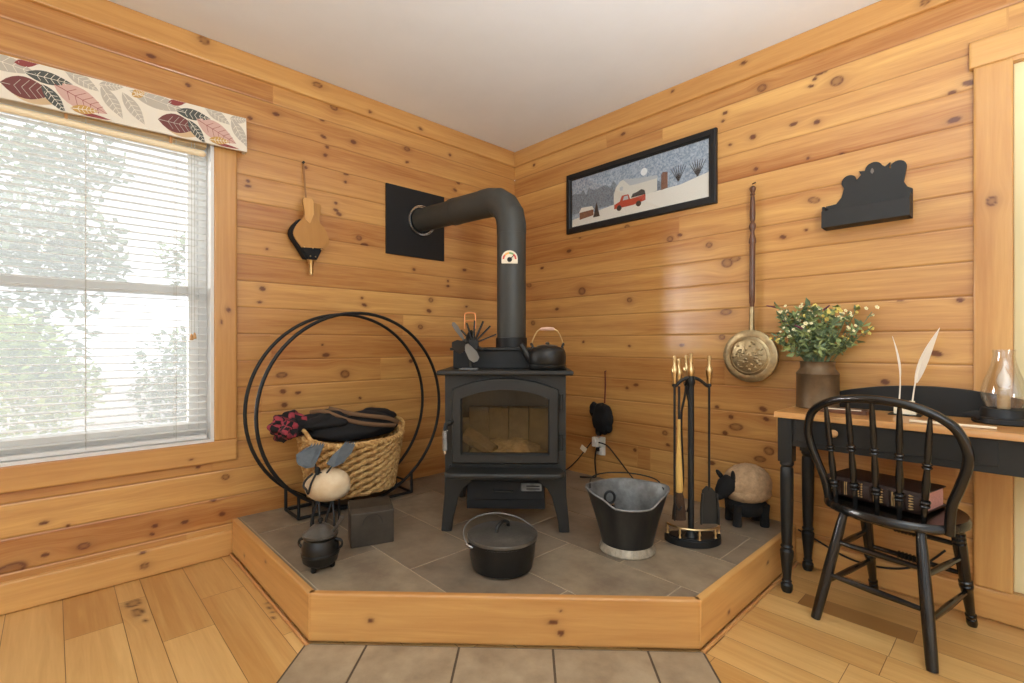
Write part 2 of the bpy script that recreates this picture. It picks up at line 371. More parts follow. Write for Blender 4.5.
def panel_wall(name,pos,us,knots,hole,seed,m,ztop=2.44):
    rng=np.random.default_rng(seed)
    rows=[]                                    # (z, depth, board)
    g=[z for z in GROOVES if 0<z<ztop]
    edges=[0.0]+g+[ztop]
    for i in range(len(edges)-1):
        a,b=edges[i],edges[i+1]
        lo=a+(.0035 if i else 0); hi=b-(.0035 if i<len(edges)-2 else 0)
        if i: rows.append((a,.004,i))
        for z in frange(lo,hi,.0055)+[hi]: rows.append((z,0,i))
    if hole:
        zs=[r[0] for r in rows]
        for zc in (hole[2],hole[3]):
            j=min(range(len(zs)),key=lambda q:abs(zs[q]-zc)); rows[j]=(zc,rows[j][1],rows[j][2])
    nb=len(edges); us=np.array(us); nu=len(us)
    Z=np.array([r[0] for r in rows]); DZ=np.array([r[1] for r in rows]); B=np.array([r[2] for r in rows])
    UU,ZZ=np.meshgrid(us,Z); BB=np.repeat(B[:,None],nu,1)
    # one or two butt joints along each board
    seg=np.zeros_like(BB)
    for b in range(nb):
        js=np.sort(rng.uniform(us.min(),us.max(),2)); sel=BB==b
        seg[sel]=np.searchsorted(js,UU[sel])
    key=BB*3+seg; tn=rng.uniform(-1,1,nb*3+3)[key]; off=rng.uniform(0,60,nb*3+3)[key]
    K=np.zeros_like(UU); W=np.zeros_like(UU)
    for b in range(nb):
        sel=BB==b; ks=[k for k in knots if edges[b]<=k[1]<=(edges[b+1] if b+1<len(edges) else 9)] if b<nb-1 else []
        if ks:
            k_,w_=knot_fields(UU[sel],ZZ[sel],ks,1.1); K[sel]=k_; W[sel]=w_
    depth=np.repeat(DZ[:,None],nu,1)
    K=np.maximum(K,np.where(depth>0,.45,0))
    co=pos(UU.ravel(),depth.ravel(),ZZ.ravel())
    uv=np.stack([UU+off,ZZ+W+off*.37],-1).reshape(-1,2)
    nr=len(rows); i=np.arange(nr-1)[:,None]*nu+np.arange(nu-1)[None,:]
    F=np.stack([i,i+1,i+1+nu,i+nu],-1)
    if hole:
        uc=(us[:-1]+us[1:])/2; zc=(Z[:-1]+Z[1:])/2
        keep=~((uc[None,:]>hole[0])&(uc[None,:]<hole[1])&(zc[:,None]>hole[2])&(zc[:,None]<hole[3]))
        F=F[keep]
    return struct(link_mesh(name,co,F.reshape(-1,4),m,uv,tn.ravel(),K.ravel()))
WY0,WY1,WZ0,WZ1=-2.93,-1.966,.556,2.0          # the window opening
us=frange(-5.2,WY0,.1)+frange(WY0,-2.72,.03)+frange(-2.72,WY1,.006)+frange(WY1,0,.006)+[0.0]
panel_wall('wall_left',lambda u,d,z:np.stack([-d,u,z],-1),us,KL,(WY0,WY1,WZ0,WZ1),11,M['pine'])
us=frange(0,2.62,.006)+frange(2.62,5.2,.1)+[5.2]
panel_wall('wall_right',lambda u,d,z:np.stack([u,d,z],-1),us,KR,(2.588,3.45,.115,2.04),23,M['pine'])
def board(name,O,U,V,N,L,W,T,m,knots=(),parent=None,res=.007,tone=None,seed=0,coarse=None):
    """a board: front face at O..O+L*U..W*V, T thick behind it (against N), slightly eased edges"""
    rng=np.random.default_rng(seed+int(L*1000)); tone=rng.uniform(-.8,.8) if tone is None else tone
    O,U,V,N=[np.array(x,dtype=float) for x in (O,U,V,N)]
    e=min(.003,T*.3,W*.1)
    u=np.unique(np.array([0,e]+frange(e,L-e,res if coarse is None else coarse)+[L-e,L])); v=np.unique(np.array([0,e]+frange(e,W-e,res)+[W-e,W]))
    UU,VV=np.meshgrid(u,v); nu,nv=len(u),len(v)
    d=np.zeros_like(UU); rim=(UU==0)|(UU==L)|(VV==0)|(VV==W); d[rim]=-e
    K,Wp=knot_fields(UU,VV,knots)
    co=O+UU[...,None]*U+VV[...,None]*V+d[...,None]*N
    i=np.arange(nv-1)[:,None]*nu+np.arange(nu-1)[None,:]
    F=np.stack([i,i+1,i+1+nu,i+nu],-1).reshape(-1,4).tolist()
    rimidx=list(range(nu))+[r*nu+nu-1 for r in range(1,nv)]+[(nv-1)*nu+c for c in range(nu-2,-1,-1)]+[r*nu for r in range(nv-2,0,-1)]
    base=nu*nv; back=[]
    cof=co.reshape(-1,3)
    for k in rimidx:
        back.append(O+UU.ravel()[k]*U+VV.ravel()[k]*V-T*N)
    n=len(rimidx)
    for k in range(n):
        k2=(k+1)%n; F.append([rimidx[k],base+k,base+k2,rimidx[k2]])
    allco=np.vstack([cof,np.array(back)])
    bu=np.array([[UU.ravel()[k],VV.ravel()[k]] for k in rimidx])
    uvb=np.vstack([np.stack([UU,VV+Wp],-1).reshape(-1,2),bu+[0,.02]])+rng.uniform(0,50,2)
    b0=base
    corners=[b0+0,b0+nu-1,b0+nu-1+nv-1,b0+nu-1+nv-1+nu-1]
    F.append(corners)
    if np.dot(np.cross(U,V),N)<0: F=[f[::-1] for f in F]
    o=link_mesh(name,allco,F,m,uvb,np.full(len(allco),tone),np.concatenate([K.ravel(),np.zeros(n)]),parent)
    return o

# crown boards, baseboards
Xa,Ya,Za=(1,0,0),(0,1,0),(0,0,1)
struct(board('trim_1',(.018,-5.2,2.33),Ya,Za,Xa,5.2-.018,.11,.018,M['pine_trim'],[(5.2-2.007,.09,2.2),(5.2-1.482,.075,1.7),(5.2-1.178,.03,1),(5.2-.835,.035,1.2)],tone=.5,coarse=.01))
struct(board('trim_2',(5.2,-.018,2.33),(-1,0,0),Za,(0,-1,0),5.2,.11,.018,M['pine_trim'],[(5.2-1.285,.085,1),(5.2-1.667,.08,1),(5.2-2.36,.03,1.6)],tone=.3,coarse=.01))
struct(board('baseboard_left',(.018,-5.2,.002),Ya,Za,Xa,5.2-1.875,.118,.018,M['pine_trim'],[(5.2-2.226,.052,1.6),(5.2-2.235,.11,.8)],tone=-.1,coarse=.01))
struct(board('baseboard_right',(5.2,-.018,.002),(-1,0,0),Za,(0,-1,0),5.2-1.90,.112,.018,M['pine_trim'],[(1.9,.05,1)],tone=-.2,coarse=.01))

# floor: boards along x
fr=np.random.default_rng(5)
def floor_():
    co=[];F=[];uv=[];tone=[];kn=[]
    bounds=[-5.2]; 
    edges=[-2.965,-2.82,-2.645,-2.488,-2.33,-2.245,-2.09,-1.935,-1.80,-1.66,-1.53,-1.39,-1.24,-1.10,-.96,-.82,-.68,-.545,-.40,-.295,-.16,-.02,.02]
    y=-2.965
    pre=[]
    while y>-5.2: y-=float(fr.choice([.11,.14,.16])); pre.append(y)
    edges=pre[::-1]+edges
    spots=[(.24,-2.288,3.2),(.33,-2.285,2.2),(.42,-2.27,1.1),(.60,-1.905,.9),(.64,-1.91,.8),(.68,-1.915,.8),(.72,-1.92,.7)]
    for a,b in zip(edges[:-1],edges[1:]):
        x=0.0-fr.uniform(0,.6); 
        cuts=[x]
        while x<5.2: x+=fr.uniform(.45,1.5); cuts.append(min(x,5.2))
        if abs(a+.40)<.01: cuts=[0,1.60,2.02,2.37,3.4,5.2]
        if abs(a+2.33)<.01: cuts=[0,.205,1.1,2.0,3.2,5.2]
        if abs(a+2.245)<.01: cuts=[0,.62,1.8,3.3,5.2]
        for i,(c,d) in enumerate(zip(cuts[:-1],cuts[1:])):
            c=max(c,0)
            if d-c<.02: continue
            t=fr.uniform(-1,1)
            if abs(a+.40)<.01 and i==2: t=2.3
            if abs(a+2.488)<.01 and i==0: t=.9
            g=.0009; fine=(c<2.9 and b>-3.0)
            st=.012 if fine else .3
            xs=np.array(frange(c+g,d-g,st)+[d-g]); ys=np.array(frange(a+g,b-g,st)+[b-g])
            UU,VV=np.meshgrid(xs,ys)
            K,W=knot_fields(UU,VV,[s for s in spots if a<s[1]<b and c<s[0]<d])
            if t>2: K=np.maximum(K,.38)
            o1,o2=fr.uniform(0,60,2)
            base=len(co)
            for p in zip(UU.ravel(),VV.ravel()): co.append((p[0],p[1],0))
            uv+= (np.stack([UU+o1,VV+W+o2],-1).reshape(-1,2)).tolist(); tone+=[t]*UU.size; kn+=K.ravel().tolist()
            nu=len(xs);nv=len(ys)
            for r in range(nv-1):
                for q in range(nu-1):
                    k=base+r*nu+q; F.append((k,k+1,k+1+nu,k+nu))
    base=len(co)
    for p in ((0,-5.2),(5.2,-5.2),(5.2,.0),(0,.0)): co.append((*p,-.004)); uv.append(p); tone.append(1.5); kn.append(.8)
    F.append((base,base+1,base+2,base+3))
    return struct(link_mesh('floor',np.array(co),F,M['oak_floor'],np.array(uv),np.array(tone),np.array(kn)))
floor_()
struct(MB().box(-.25,5.45,-5.45,.25,2.44,2.5).build('ceiling',M['ceiling'],smooth=0))
# the two unseen walls behind the camera, each with an opening added to let daylight in
plain=mat('white_plaster',(228,226,222),.9,var=.03,vscale=6)
def holed(name,x0,x1,z0,z1,Mx):
    mb=MB(); mb.box(0,x0,-.1,0,0,2.44,M=Mx); mb.box(x1,5.2,-.1,0,0,2.44,M=Mx); mb.box(x0,x1,-.1,0,0,z0,M=Mx); mb.box(x0,x1,-.1,0,z1,2.44,M=Mx)
    return struct(mb.build(name,plain,smooth=0))
holed('wall_back',1.2,3.9,.7,2.1,Matrix.Translation((0,-5.2,0)))
holed('wall_side',1.0,4.0,.6,2.15,Matrix.Translation((5.2,0,0))@Matrix.Rotation(-PI/2,4,'Z'))

# ------------------------------------------------------------------ window_1 (left wall)
win=bpy.data.objects.new('window_1',None); COL.objects.link(win); struct(win)
C1=WY1
# pine casing: side, apron, head
board('casing_side',(.02,WY1+.0,WZ0-.0),Za,(0,1,0),Xa,WZ1-WZ0,.097,.02,M['pine_trim'],[(.62,.06,1.1),(.56,.03,.6)],win,tone=.1)
board('casing_side',(.02,WY0-.097,WZ0),Za,(0,1,0),Xa,WZ1-WZ0,.097,.02,M['pine_trim'],[],win,tone=0)
board('casing_apron',(.02,WY0-.097,WZ0-.1),Ya,Za,Xa,WY1-WY0+.194,.1,.02,M['pine_trim'],[(.33,.05,1.2),(.97,.03,.6)],win,tone=.2)
board('casing_head',(.02,WY0-.097,WZ1),Ya,Za,Xa,WY1-WY0+.194,.1,.02,M['pine_trim'],[],win,tone=.2)
j=MB(); j.box(-.12,.018,WY1-.014,WY1,WZ0+.014,WZ1-.014); j.box(-.12,.018,WY0,WY0+.014,WZ0+.014,WZ1-.014); j.box(-.12,.018,WY0,WY1,WZ1-.014,WZ1); j.box(-.12,.022,WY0,WY1,WZ0,WZ0+.014)
j.build('jamb',M['white'],win,smooth=0)
fr_=MB(); a,b,c,d=WY0+.014,WY1-.014,WZ0+.014,WZ1-.014
for (y0,y1,z0,z1) in ((a,a+.035,c,d),(b-.035,b,c,d),(a+.035,b-.035,c,c+.04),(a+.035,b-.035,d-.035,d)): fr_.box(-.12,-.055,y0,y1,z0,z1)
fr_.build('window_frame',M['white'],win,smooth=0,bevel=.003)
zm=1.258
def sash(z0,z1,x):
    s=MB(); y0,y1=a+.035,b-.035
    for (p,q,r,t) in ((y0,y0+.04,z0,z1),(y1-.04,y1,z0,z1),(y0+.04,y1-.04,z0,z0+.045),(y0+.04,y1-.04,z1-.04,z1)): s.box(x-.018,x+.018,p,q,r,t)
    o=s.build('sash',M['white'],win,smooth=0,bevel=.003)
    g=MB(); g.box(x-.002,x+.002,y0+.03,y1-.03,z0+.03,z1-.03); g.build('pane',M['pane'],o,smooth=0)
sash(c+.035,zm+.02,-.075); sash(zm-.02,d-.03,-.1)
g=MB(); g.box(-.1215,-.1205,a+.02,b-.02,c+.02,d-.02); g.build('haze_sheet',M['haze_sheet'],win,smooth=0)  # added sheet that whitens the view like haze

# blind
bl=thing('window_blind','white horizontal slat blind lowered over the left window, slats open','blind',(-.021,(a+b)/2,WZ0+.016))
H=d-c-.002; hw=(b-a)/2-.012
mb=MB(); mb.box(-.026,.026,-hw,hw,H-.055,H-.005); mb.build('head_rail',mat('head_rail_tan',(216,186,140),.5),bl,smooth=0,bevel=.003)
mb=MB(); n=43
for i in range(1,n):
    z=.012+(H-.06)*i/n
    Mx=Matrix.Translation((0,0,z))@Matrix.Rotation(math.radians(3),4,'Y')
    mb.add([(x,y,zz+.0022*math.cos(x/.024*1.4)) for y in (-hw,hw) for zz in (-.0007,.0007) for x in (-.024,-.012,0,.012,.024)],
      [(0,1,6,5),(1,2,7,6),(2,3,8,7),(3,4,9,8),(10,15,16,11),(11,16,17,12),(12,17,18,13),(13,18,19,14)]+[(k,k+10,k+11,k+1) for k in range(4)]+[(k+5,k+6,k+16,k+15) for k in range(4)]+[(0,5,15,10),(4,14,19,9)],M=Mx)
mb.build('slats',M['slat'],bl,smooth=40)
mb=MB(); mb.box(-.025,.025,-hw,hw,0,.018); mb.build('bottom_rail',M['white'],bl,smooth=0,bevel=.004)
for yy in (-.30,.03,hw-.12):
    mb=MB()
    for x in (-.0255,.0255): mb.tube([(x,yy,.01),(x,yy,H-.05)],.0012,5)
    mb.build('ladder_cord',M['cord'],bl)
for k,yy in enumerate((hw-.062,hw-.05)):
    zt=.46+.006*k
    mb=MB(); mb.tube([(.03,yy,zt+.02),(.03,yy,H-.05)],.0013,5); o=mb.build('pull_cord',M['cord'],bl)
    mb=MB(); mb.lathe([(.002,.028),(.005,.022),(.008,.006),(.0085,0),(.004,-.002)],12,M=Matrix.Translation((.03,yy,zt))); mb.build('tassel',M['knobwood'],o)
# curtain rod
rod=thing('curtain_rod','slim pale golden curtain rod below the leaf print valance','curtain rod',(.030,(WY0+WY1)/2,1.888))
L=(WY1-WY0)/2
mb=MB(); mb.tube([(0,-L+.03,0),(0,L-.05,0)],.0145,14); mb.ball((0,L-.05,0),.0145); mb.build('rod',mat('rod_gold',(240,222,186),.4,0),rod)
for yy in (-.37,-.03,L-.17):
    mb=MB(); mb.box(-.005,.005,yy-.005,yy+.005,.012,.093); mb.build('bracket',M['pine_obj'],rod,smooth=0)

# door with a pine casing (right wall)
dr=bpy.data.objects.new('door_1',None); COL.objects.link(dr); struct(dr)
board('casing_side',(2.602,-.022,.115),Za,(-1,0,0),(0,-1,0),2.04-.115,.104,.022,M['pine_trim'],[(1.42,.055,1.8)],dr,tone=.0)
board('casing_side',(3.54,-.022,.115),Za,(-1,0,0),(0,-1,0),2.04-.115,.09,.022,M['pine_trim'],[],dr,tone=.0)
board('casing_head',(3.56,-.024,2.04),(-1,0,0),Za,(0,-1,0),3.56-2.486,.1,.024,M['pine_trim'],[],dr,tone=-.7)
mb=MB(); mb.box(2.588,2.602,-.02,.1,.118,2.026); mb.box(3.436,3.45,-.02,.1,.118,2.026); mb.box(2.588,3.45,-.02,.1,2.026,2.04); mb.box(2.588,3.45,-.02,.1,.1,.118); mb.build('jamb',M['pine_z'],dr,smooth=0)
mb=MB(); mb.box(2.602,3.436,.02,.06,.118,2.026)
for (p,q,r,t) in ((2.602,2.70,.118,2.026),(3.34,3.436,.118,2.026),(2.70,3.34,1.93,2.026),(2.70,3.34,.118,.30),(2.70,3.34,1.0,1.12)): mb.box(p,q,.008,.02,r,t)
mb.build('door_panel',M['cream'],dr,smooth=0,bevel=.003)

# ------------------------------------------------------------------ hearth
HZ=.17
HP=[(.002,-.002),(.002,-1.868),(.968,-1.868),(1.88,-.965),(1.88,-.002)]
def clip(poly,conv):
    out=poly
    n=len(conv)
    for i in range(n):
        a=conv[i];b=conv[(i+1)%n]; inp=out; out=[]
        def side(p): return (b[0]-a[0])*(p[1]-a[1])-(b[1]-a[1])*(p[0]-a[0])
        for k in range(len(inp)):
            p=inp[k];q=inp[(k+1)%len(inp)]; sp,sq=side(p),side(q)
            if sp>=0: out.append(p)
            if (sp>=0)!=(sq>=0):
                t=sp/(sp-sq); out.append((p[0]+(q[0]-p[0])*t,p[1]+(q[1]-p[1])*t))
        if len(out)<3: return []
    return out
hearth=thing('hearth_platform','raised corner hearth with pine sides and brown slate tile top','hearth',(0,0,0))
mb=MB(); mb.prism(HP,.002,HZ-.0022); mb.build('platform_base',M['grout'],hearth,smooth=0)
T=.022; dl=(HP[3][0]-HP[2][0],HP[3][1]-HP[2][1]); LL=math.hypot(*dl); ud=(dl[0]/LL,dl[1]/LL,0); nd=(ud[1],-ud[0],0)
o1=(HP[2][0]+nd[0]*T,HP[2][1]+nd[1]*T,.012)
e=.0091
board('fascia_board',(HP[2][0]+nd[0]*T-ud[0]*e,HP[2][1]+nd[1]*T-ud[1]*e,.012),ud,Za,nd,LL+2*e,HZ+.004-.012,T,M['pine_trim'],[(.21,.075,1.0),(.82,.08,1.0),(.846,.045,1.1),(.845,.12,.5)],hearth,tone=.25)
board('fascia_board',(.02,HP[1][1]-T,.012),Xa,Za,(0,-1,0),HP[2][0]-.02+e,HZ+.004-.012,T,M['pine_trim'],[(.2,.05,.8),(.5,.12,.6)],hearth,tone=.0)
board('fascia_board',(HP[3][0]+T,HP[3][1]-e,.012),Ya,Za,Xa,-HP[3][1]-.02+e,HZ+.004-.012,T,M['pine_trim'],[(.22,.04,.9),(.6,.1,.8)],hearth,tone=-.2)
for q0,q1 in (((.02,-1.897,.006),(HP[2][0]+.02,-1.897,.006)),((1.909,-.975,.006),(1.909,-.02,.006))):
    mb=MB(); mb.tube([q0,q1],.007,8); mb.build('base_molding',M['pine_obj'],hearth)
tl=MB(); yrow=[-1.868+.0]; rowh=.31
ys=[-1.855-.31*0.04]; y=-1.855; k=0
rng=random.Random(4)
y0=-1.545-.31*2
r=0
while y0<0:
    x0=1.05-.506*3+(.253 if r%2 else 0)
    while x0<1.9:
        g=.003
        P=clip([(x0+g,y0+g),(x0+.506-g,y0+g),(x0+.506-g,y0+.31-g),(x0+g,y0+.31-g)],HP)
        if P:
            tl.prism(P,HZ-.012,HZ-rng.uniform(0,.0012),m=rng.choice([0,0,1]))
        x0+=.506
    y0+=.31; r+=1
tl.build('slate_tiles',[M['slate'],M['slate2']],hearth,smooth=0)
# tile pad in the floor in front of the hearth
pad=thing('tile_pad','flat strip of stone tiles in the floor before the hearth','floor tiles',(HP[2][0]+nd[0]*T,HP[2][1]+nd[1]*T,0),math.atan2(ud[1],ud[0]))
mb=MB(); mb.box(-.02,LL+.02,-.62,-.001,.0005,.006); mb.build('edging',mat('pad_joint',(92,78,62),.9),pad,smooth=0)
mb=MB()
for i in range(5):
    a=max(-.012,.31*i-.12+.004); b=min(LL+.012,.31*(i+1)-.12-.004)
    mb.box(a,b,-.305,-.008,.002,.0085,m=(i%2)); mb.box(a,b,-.612,-.313,.002,.0085,m=((i+1)%2))
mb.build('stone_tiles',[M['padstone'],M['padstone']],pad,smooth=0)
# ------------------------------------------------------------------ wood stove
A45=PI/4
SO=(1.033,-1.045,HZ)
stove=thing('wood_stove','dark grey iron wood stove with arched glass door standing on the tiled hearth','wood stove',SO,A45)
mb=MB()
mb.box(-.27,-.255,.031,.52,.23,.704); mb.box(.255,.27,.031,.52,.23,.704); mb.box(-.255,.255,.505,.52,.23,.704)
mb.box(-.255,.255,.03,.505,.23,.262); mb.box(-.255,.255,.03,.505,.690,.704)
mb.ring([(-.272,.23),(.272,.23),(.272,.704),(-.272,.704)],[(-.2,.35),(.2,.35),(.2,.645),(-.2,.645)],-.03,-.012,M=RX90,cham=.0005)
mb.build('body',M['iron'],stove,smooth=0,bevel=.003)
mb=MB()
for s_ in (-1,1):
    for i in range(3): mb.box(s_*.252,s_*.218,.06+.145*i,.06+.145*i+.141,.262,.44)
for i in range(4): mb.box(-.216+.108*i+.002,-.216+.108*(i+1)-.002,.46,.503,.262,.5)
mb.build('firebrick',M['firebrick'],stove,smooth=0,bevel=.003)
mb=MB(); mb.box(-.25,.25,.1,.5,.66,.685); mb.tube([(-.2,.2,.655),(.2,.2,.655)],.012,10); mb.tube([(-.2,.34,.655),(.2,.34,.655)],.012,10)
mb.build('baffle',M['soot'],stove,smooth=0)
def ashfn(p): return 1+.35*mnoise.noise(Vector((p.x*3,p.y*3,p.z*3+2)))
mb=MB(); mb.ball((0,.26,.262),(.21,.19,.10),24,14,fn=ashfn); mb.build('ash_bed',M['ash'],stove)
mb=MB(); mb.tube([(-.2,.22,.40),(-.06,.16,.325)],[.04,.035],9); mb.build('charred_log',mat('charred_wood',(128,112,94),.9,var=.4,vscale=14),stove)
mb=MB(); mb.box(-.303,.303,-.035,.535,.7045,.7245); mb.build('top_plate',M['iron'],stove,smooth=0,bevel=.006)
mb=MB(); mb.box(-.262,.262,.19,.535,.7245,.812); mb.build('upper_step',M['iron_dark'],stove,smooth=0,bevel=.003)
mb=MB(); mb.box(-.274,.274,.165,.545,.812,.825); mb.build('step_plate',M['iron'],stove,smooth=0,bevel=.003)
for s_ in (-1,1):
    for front in (1,0):
        mb=MB()
        pf=[(0,.262),(.13,.25),(.120,.222),(.085,.195),(.062,.155),(.048,.10),(.036,.05),(.030,0),(-.016,0),(-.012,.06),(-.002,.16)]
        y_=.02 if front else .515
        pts=[(x,z) for x,z in pf]
        X0=-.272 if s_<0 else .272
        Mx=Matrix.Translation((X0,y_,0))@(Matrix.Identity(4) if s_<0 else Matrix.Scale(-1,4,(1,0,0)))@RX90
        mb.prism(pts,-.012,.014,M=Mx)
        Ms=Matrix.Translation((X0,y_,0))@(Matrix.Identity(4) if s_<0 else Matrix.Scale(-1,4,(1,0,0)))@(Matrix.Identity(4) if front else Matrix.Scale(-1,4,(0,1,0)))@Matrix.Rotation(PI/2,4,'Z')@RX90
        mb.prism(pts,0,.024,M=Ms)
        mb.build('leg',M['iron'],stove,smooth=30,bevel=.003)
# door
def archline(hw,zb,zs,zt,n=16):
    pts=[(-hw,zb),(-hw,(zb+zs)/2)]
    h=zt-zs; R=(hw*hw+h*h)/(2*h); c=zt-R; a=math.degrees(math.asin(hw/R))
    pts+=arc(0,c,R,90+a,90-a,n)
    pts+=[(hw,(zb+zs)/2),(hw,zb)]
    return pts
door=MB().ring(archline(.238,.31,.640,.690),archline(.192,.356,.600,.640),0,.034,M=Matrix.Translation((0,.012,0))@RX90,cham=.012).build('door',M['iron'],stove,smooth=25)
g=MB(); g.prism(archline(.200,.35,.606,.646),.010,.014,M=Matrix.Translation((0,.012,0))@RX90); g.build('door_glass',M['stoveglass'],door,smooth=0)
for z in (.405,.585):
    mb=MB(); mb.tube([(.25,-.005,z-.035),(.25,-.005,z+.035)],.009,10); mb.box(.238,.262,-.004,.014,z-.022,z+.022); mb.build('hinge',M['iron'],door)
mb=MB(); mb.tube([(-.232,-.02,.50),(-.258,-.045,.49),(-.262,-.05,.465)],.009,8); mb.ball((-.245,-.03,.495),.014)
h=mb.build('handle',M['iron_dark'],door)
mb=MB(); mb.tube([(-.262+.0105*math.cos(i*.9),-.05+.0105*math.sin(i*.9),.465-.088*i/150-.002) for i in range(150)],.0022,5); mb.lathe([(.007,0),(.009,.1)],10,M=Matrix.Translation((-.262,-.05,.362))); mb.build('coil_grip',M['steel'],h,label='bright coiled wire grip')
lip=[(-.25,.03),(-.262,-.02)]+arc(-.222,-.06,.04,180,270,6)+arc(.222,-.06,.04,270,360,6)+[(.262,-.02),(.25,.03)]
mb=MB(); mb.prism(lip,.262,.288); mb.build('ash_lip',M['iron'],stove,smooth=0,bevel=.009)
mb=MB(); mb.box(-.18,.18,.06,.42,.085,.232); mb.box(-.178,.178,.05,.06,.13,.215); ap=mb.build('ash_pan',M['flatblack'],stove,smooth=0,bevel=.003)
mb=MB(); mb.tube([(-.055,.05,.175),(-.055,.035,.172),(.03,.035,.172),(.03,.05,.172)],.004,8); mb.build('pan_handle',M['iron'],ap)
mb=MB(); mb.box(.07,.165,.042,.05,.172,.208); o=mb.build('draft_plate',M['galv'],ap,smooth=0,bevel=.003)
mb=MB(); mb.box(.095,.155,.040,.0425,.193,.199); mb.box(.095,.155,.040,.0425,.181,.186); mb.build('slot',M['flatblack'],o,smooth=0)
for x,z in ((-.25,.292),(-.25,.245)):
    mb=MB(); mb.tube([(x,.012,z),(x,.0,z)],.007,8); mb.build('bolt',M['iron_dark'],stove)

# ------------------------------------------------------------------ stove pipe
PP=(.748,-.738)
pipe=thing('stove_pipe','dark grey stove pipe rising from the stove and bending to the wall','stove pipe',(PP[0],PP[1],HZ+.825))
zb=HZ+.825
mb=MB(); mb.lathe([(.077,0),(.077,.652),(.0765,.652)],32); mb.build('vertical_pipe',M['pipe'],pipe,smooth=60)
mb=MB(); mb.lathe([(.083,0),(.083,.05),(.077,.052)],32); mb.build('flue_collar',M['iron_dark'],pipe,smooth=30)
Wp=Vector((.045-PP[0],-.828-PP[1],1.790-zb)); 
hd=Vector((Wp.x,Wp.y,0)).normalized()
re_=.15; zc=.652
cen=[Vector((0,0,zc-.002))]
for k in range(1,4):
    t=math.radians(90*k/4+ (0))
    pass
el=[]
for k in range(5):
    t=PI/2*k/4
    el.append(hd*(re_*(1-math.cos(t)))+Vector((0,0,zc+re_*math.sin(t)*.98)))
# gored elbow: straight pieces whose ends meet on the mitre planes
g=[el[0]]+[(el[i]+el[i+1])/2 for i in range(4)]+[el[4]]
mb=MB(); mb.tube([Vector((0,0,zc-.05))]+el+[el[4]+(Wp-el[4]).normalized()*.05],.0785,32); mb.build('elbow',M['pipe'],pipe,smooth=12)
dirh=(Wp-el[4]); 
q=el[4]+dirh*.52
mb=MB(); mb.tube([el[4]-dirh.normalized()*.012,q],.0765,32); mb.tube([q-dirh.normalized()*.03,q],.0785,32); mb.build('horizontal_pipe',M['pipe'],pipe,smooth=40)
mb=MB(); mb.tube([q,Wp+dirh.normalized()*.03],.071,32); mb.build('wall_sleeve',M['pipe'],pipe,smooth=40)
wp=thing('wall_plate','flat black square wall plate with silver ring behind the stove pipe','wall plate',(0,-.86,1.765))
mb=MB(); mb.box(.0008,.014,-.21,.21,-.21,.21); mb.build('plate',M['flatblack'],wp,smooth=0,bevel=.002)
mb=MB(); RY=Matrix.Translation((.014,.030,.022))@Matrix.Rotation(PI/2,4,'Y'); mb.lathe([(.082,0),(.098,0),(.098,.012),(.094,.020),(.090,.020),(.088,.012),(.082,.012),(.082,0)],36,M=RY,caps=False); mb.build('trim_ring',M['steel'],wp,label='shiny silver ring')
# thermometer on the pipe
dv=Vector((.7272,-.6864,0)); rv=Vector((.6864,.7272,0))
tc_=Vector((PP[0],PP[1],1.455))+dv*.0785-Vector((.0065,.0069,0))
th=thing('pipe_thermometer','small round pale dial thermometer stuck on the stove pipe','thermometer',tc_,math.atan2(rv.y,rv.x))
def half(r,b,n=16): return [(-r,-b),(-r,0)]+arc(0,0,r,180,0,n)[1:]+[(r,-b)]
mb=MB(); mb.prism(half(.042,.026),-.004,.004,M=RX90); mb.build('dial',mat('dial_face',(226,214,190),.5),th,smooth=0,bevel=.002)
cols=[((214,84,60),180,140),((232,170,80),140,95),((120,160,100),95,50),((206,70,60),50,0)]
for c_,a0,a1 in cols:
    mb=MB(); P=arc(0,-.004,.036,a0,a1,8)+arc(0,-.004,.027,a1,a0,8); mb.prism(P,.004,.0048,M=RX90); mb.build('dial_band',mat('dial_band',c_,.5),th,smooth=0)
mb=MB(); mb.prism(arc(0,-.006,.013,0,330,14),.004,.0055,M=RX90); mb.prism([(-.003,-.006),(.02,.016),(.022,.013),(.002,-.008)],.005,.0065,M=RX90); mb.build('pointer',M['soot'],th,smooth=0)

# ------------------------------------------------------------------ heat powered fan
def SL(x,y,z): # stove local -> world
    return (SO[0]+x*math.cos(A45)-y*math.sin(A45), SO[1]+x*math.sin(A45)+y*math.cos(A45), SO[2]+z)
fan=thing('stove_fan','small black heat powered fan standing on the left of the stove top','fan',SL(-.165,.085,.7247),A45)
mb=MB(); mb.box(-.045,.035,-.03,.03,0,.006); mb.build('foot',M['galv'],fan,smooth=0,bevel=.002)
mb=MB(); mb.box(-.004,.008,-.010,.010,.006,.125); mb.build('post',M['iron'],fan,smooth=0,bevel=.002)
mb=MB(); mb.box(-.014,.036,-.012,.022,.10,.135)
for a_,l_ in ((108,.10),(86,.108),(66,.115),(46,.115),(22,.115),(-28,.06),(132,.085)):
    dx,dz=math.cos(math.radians(a_)),math.sin(math.radians(a_))
    Mx=Matrix.Translation((.012,.012,.12))@Matrix.Rotation(-math.radians(a_),4,'Y')
    mb.box(0,l_,-.02,.02,-.0028,.0028,M=Mx)
mb.build('heat_sink',M['iron_dark'],fan,smooth=0)
mb=MB(); hp=spline([(-.028,.01,.19),(-.028,.01,.245),(-.022,.01,.262),(.016,.01,.262),(.022,.01,.245),(.022,.01,.19)],5); mb.tube(hp,.003,8); mb.tube([(-.028,.01,.226),(.022,.01,.226)],.0025,8); mb.build('wire_handle',M['copper'],fan,label='copper wire loop handle')
hub=Vector((-.020,-.045,.128)); ax=Vector((.80,-.45,.40)).normalized()   # the tilted blade disc
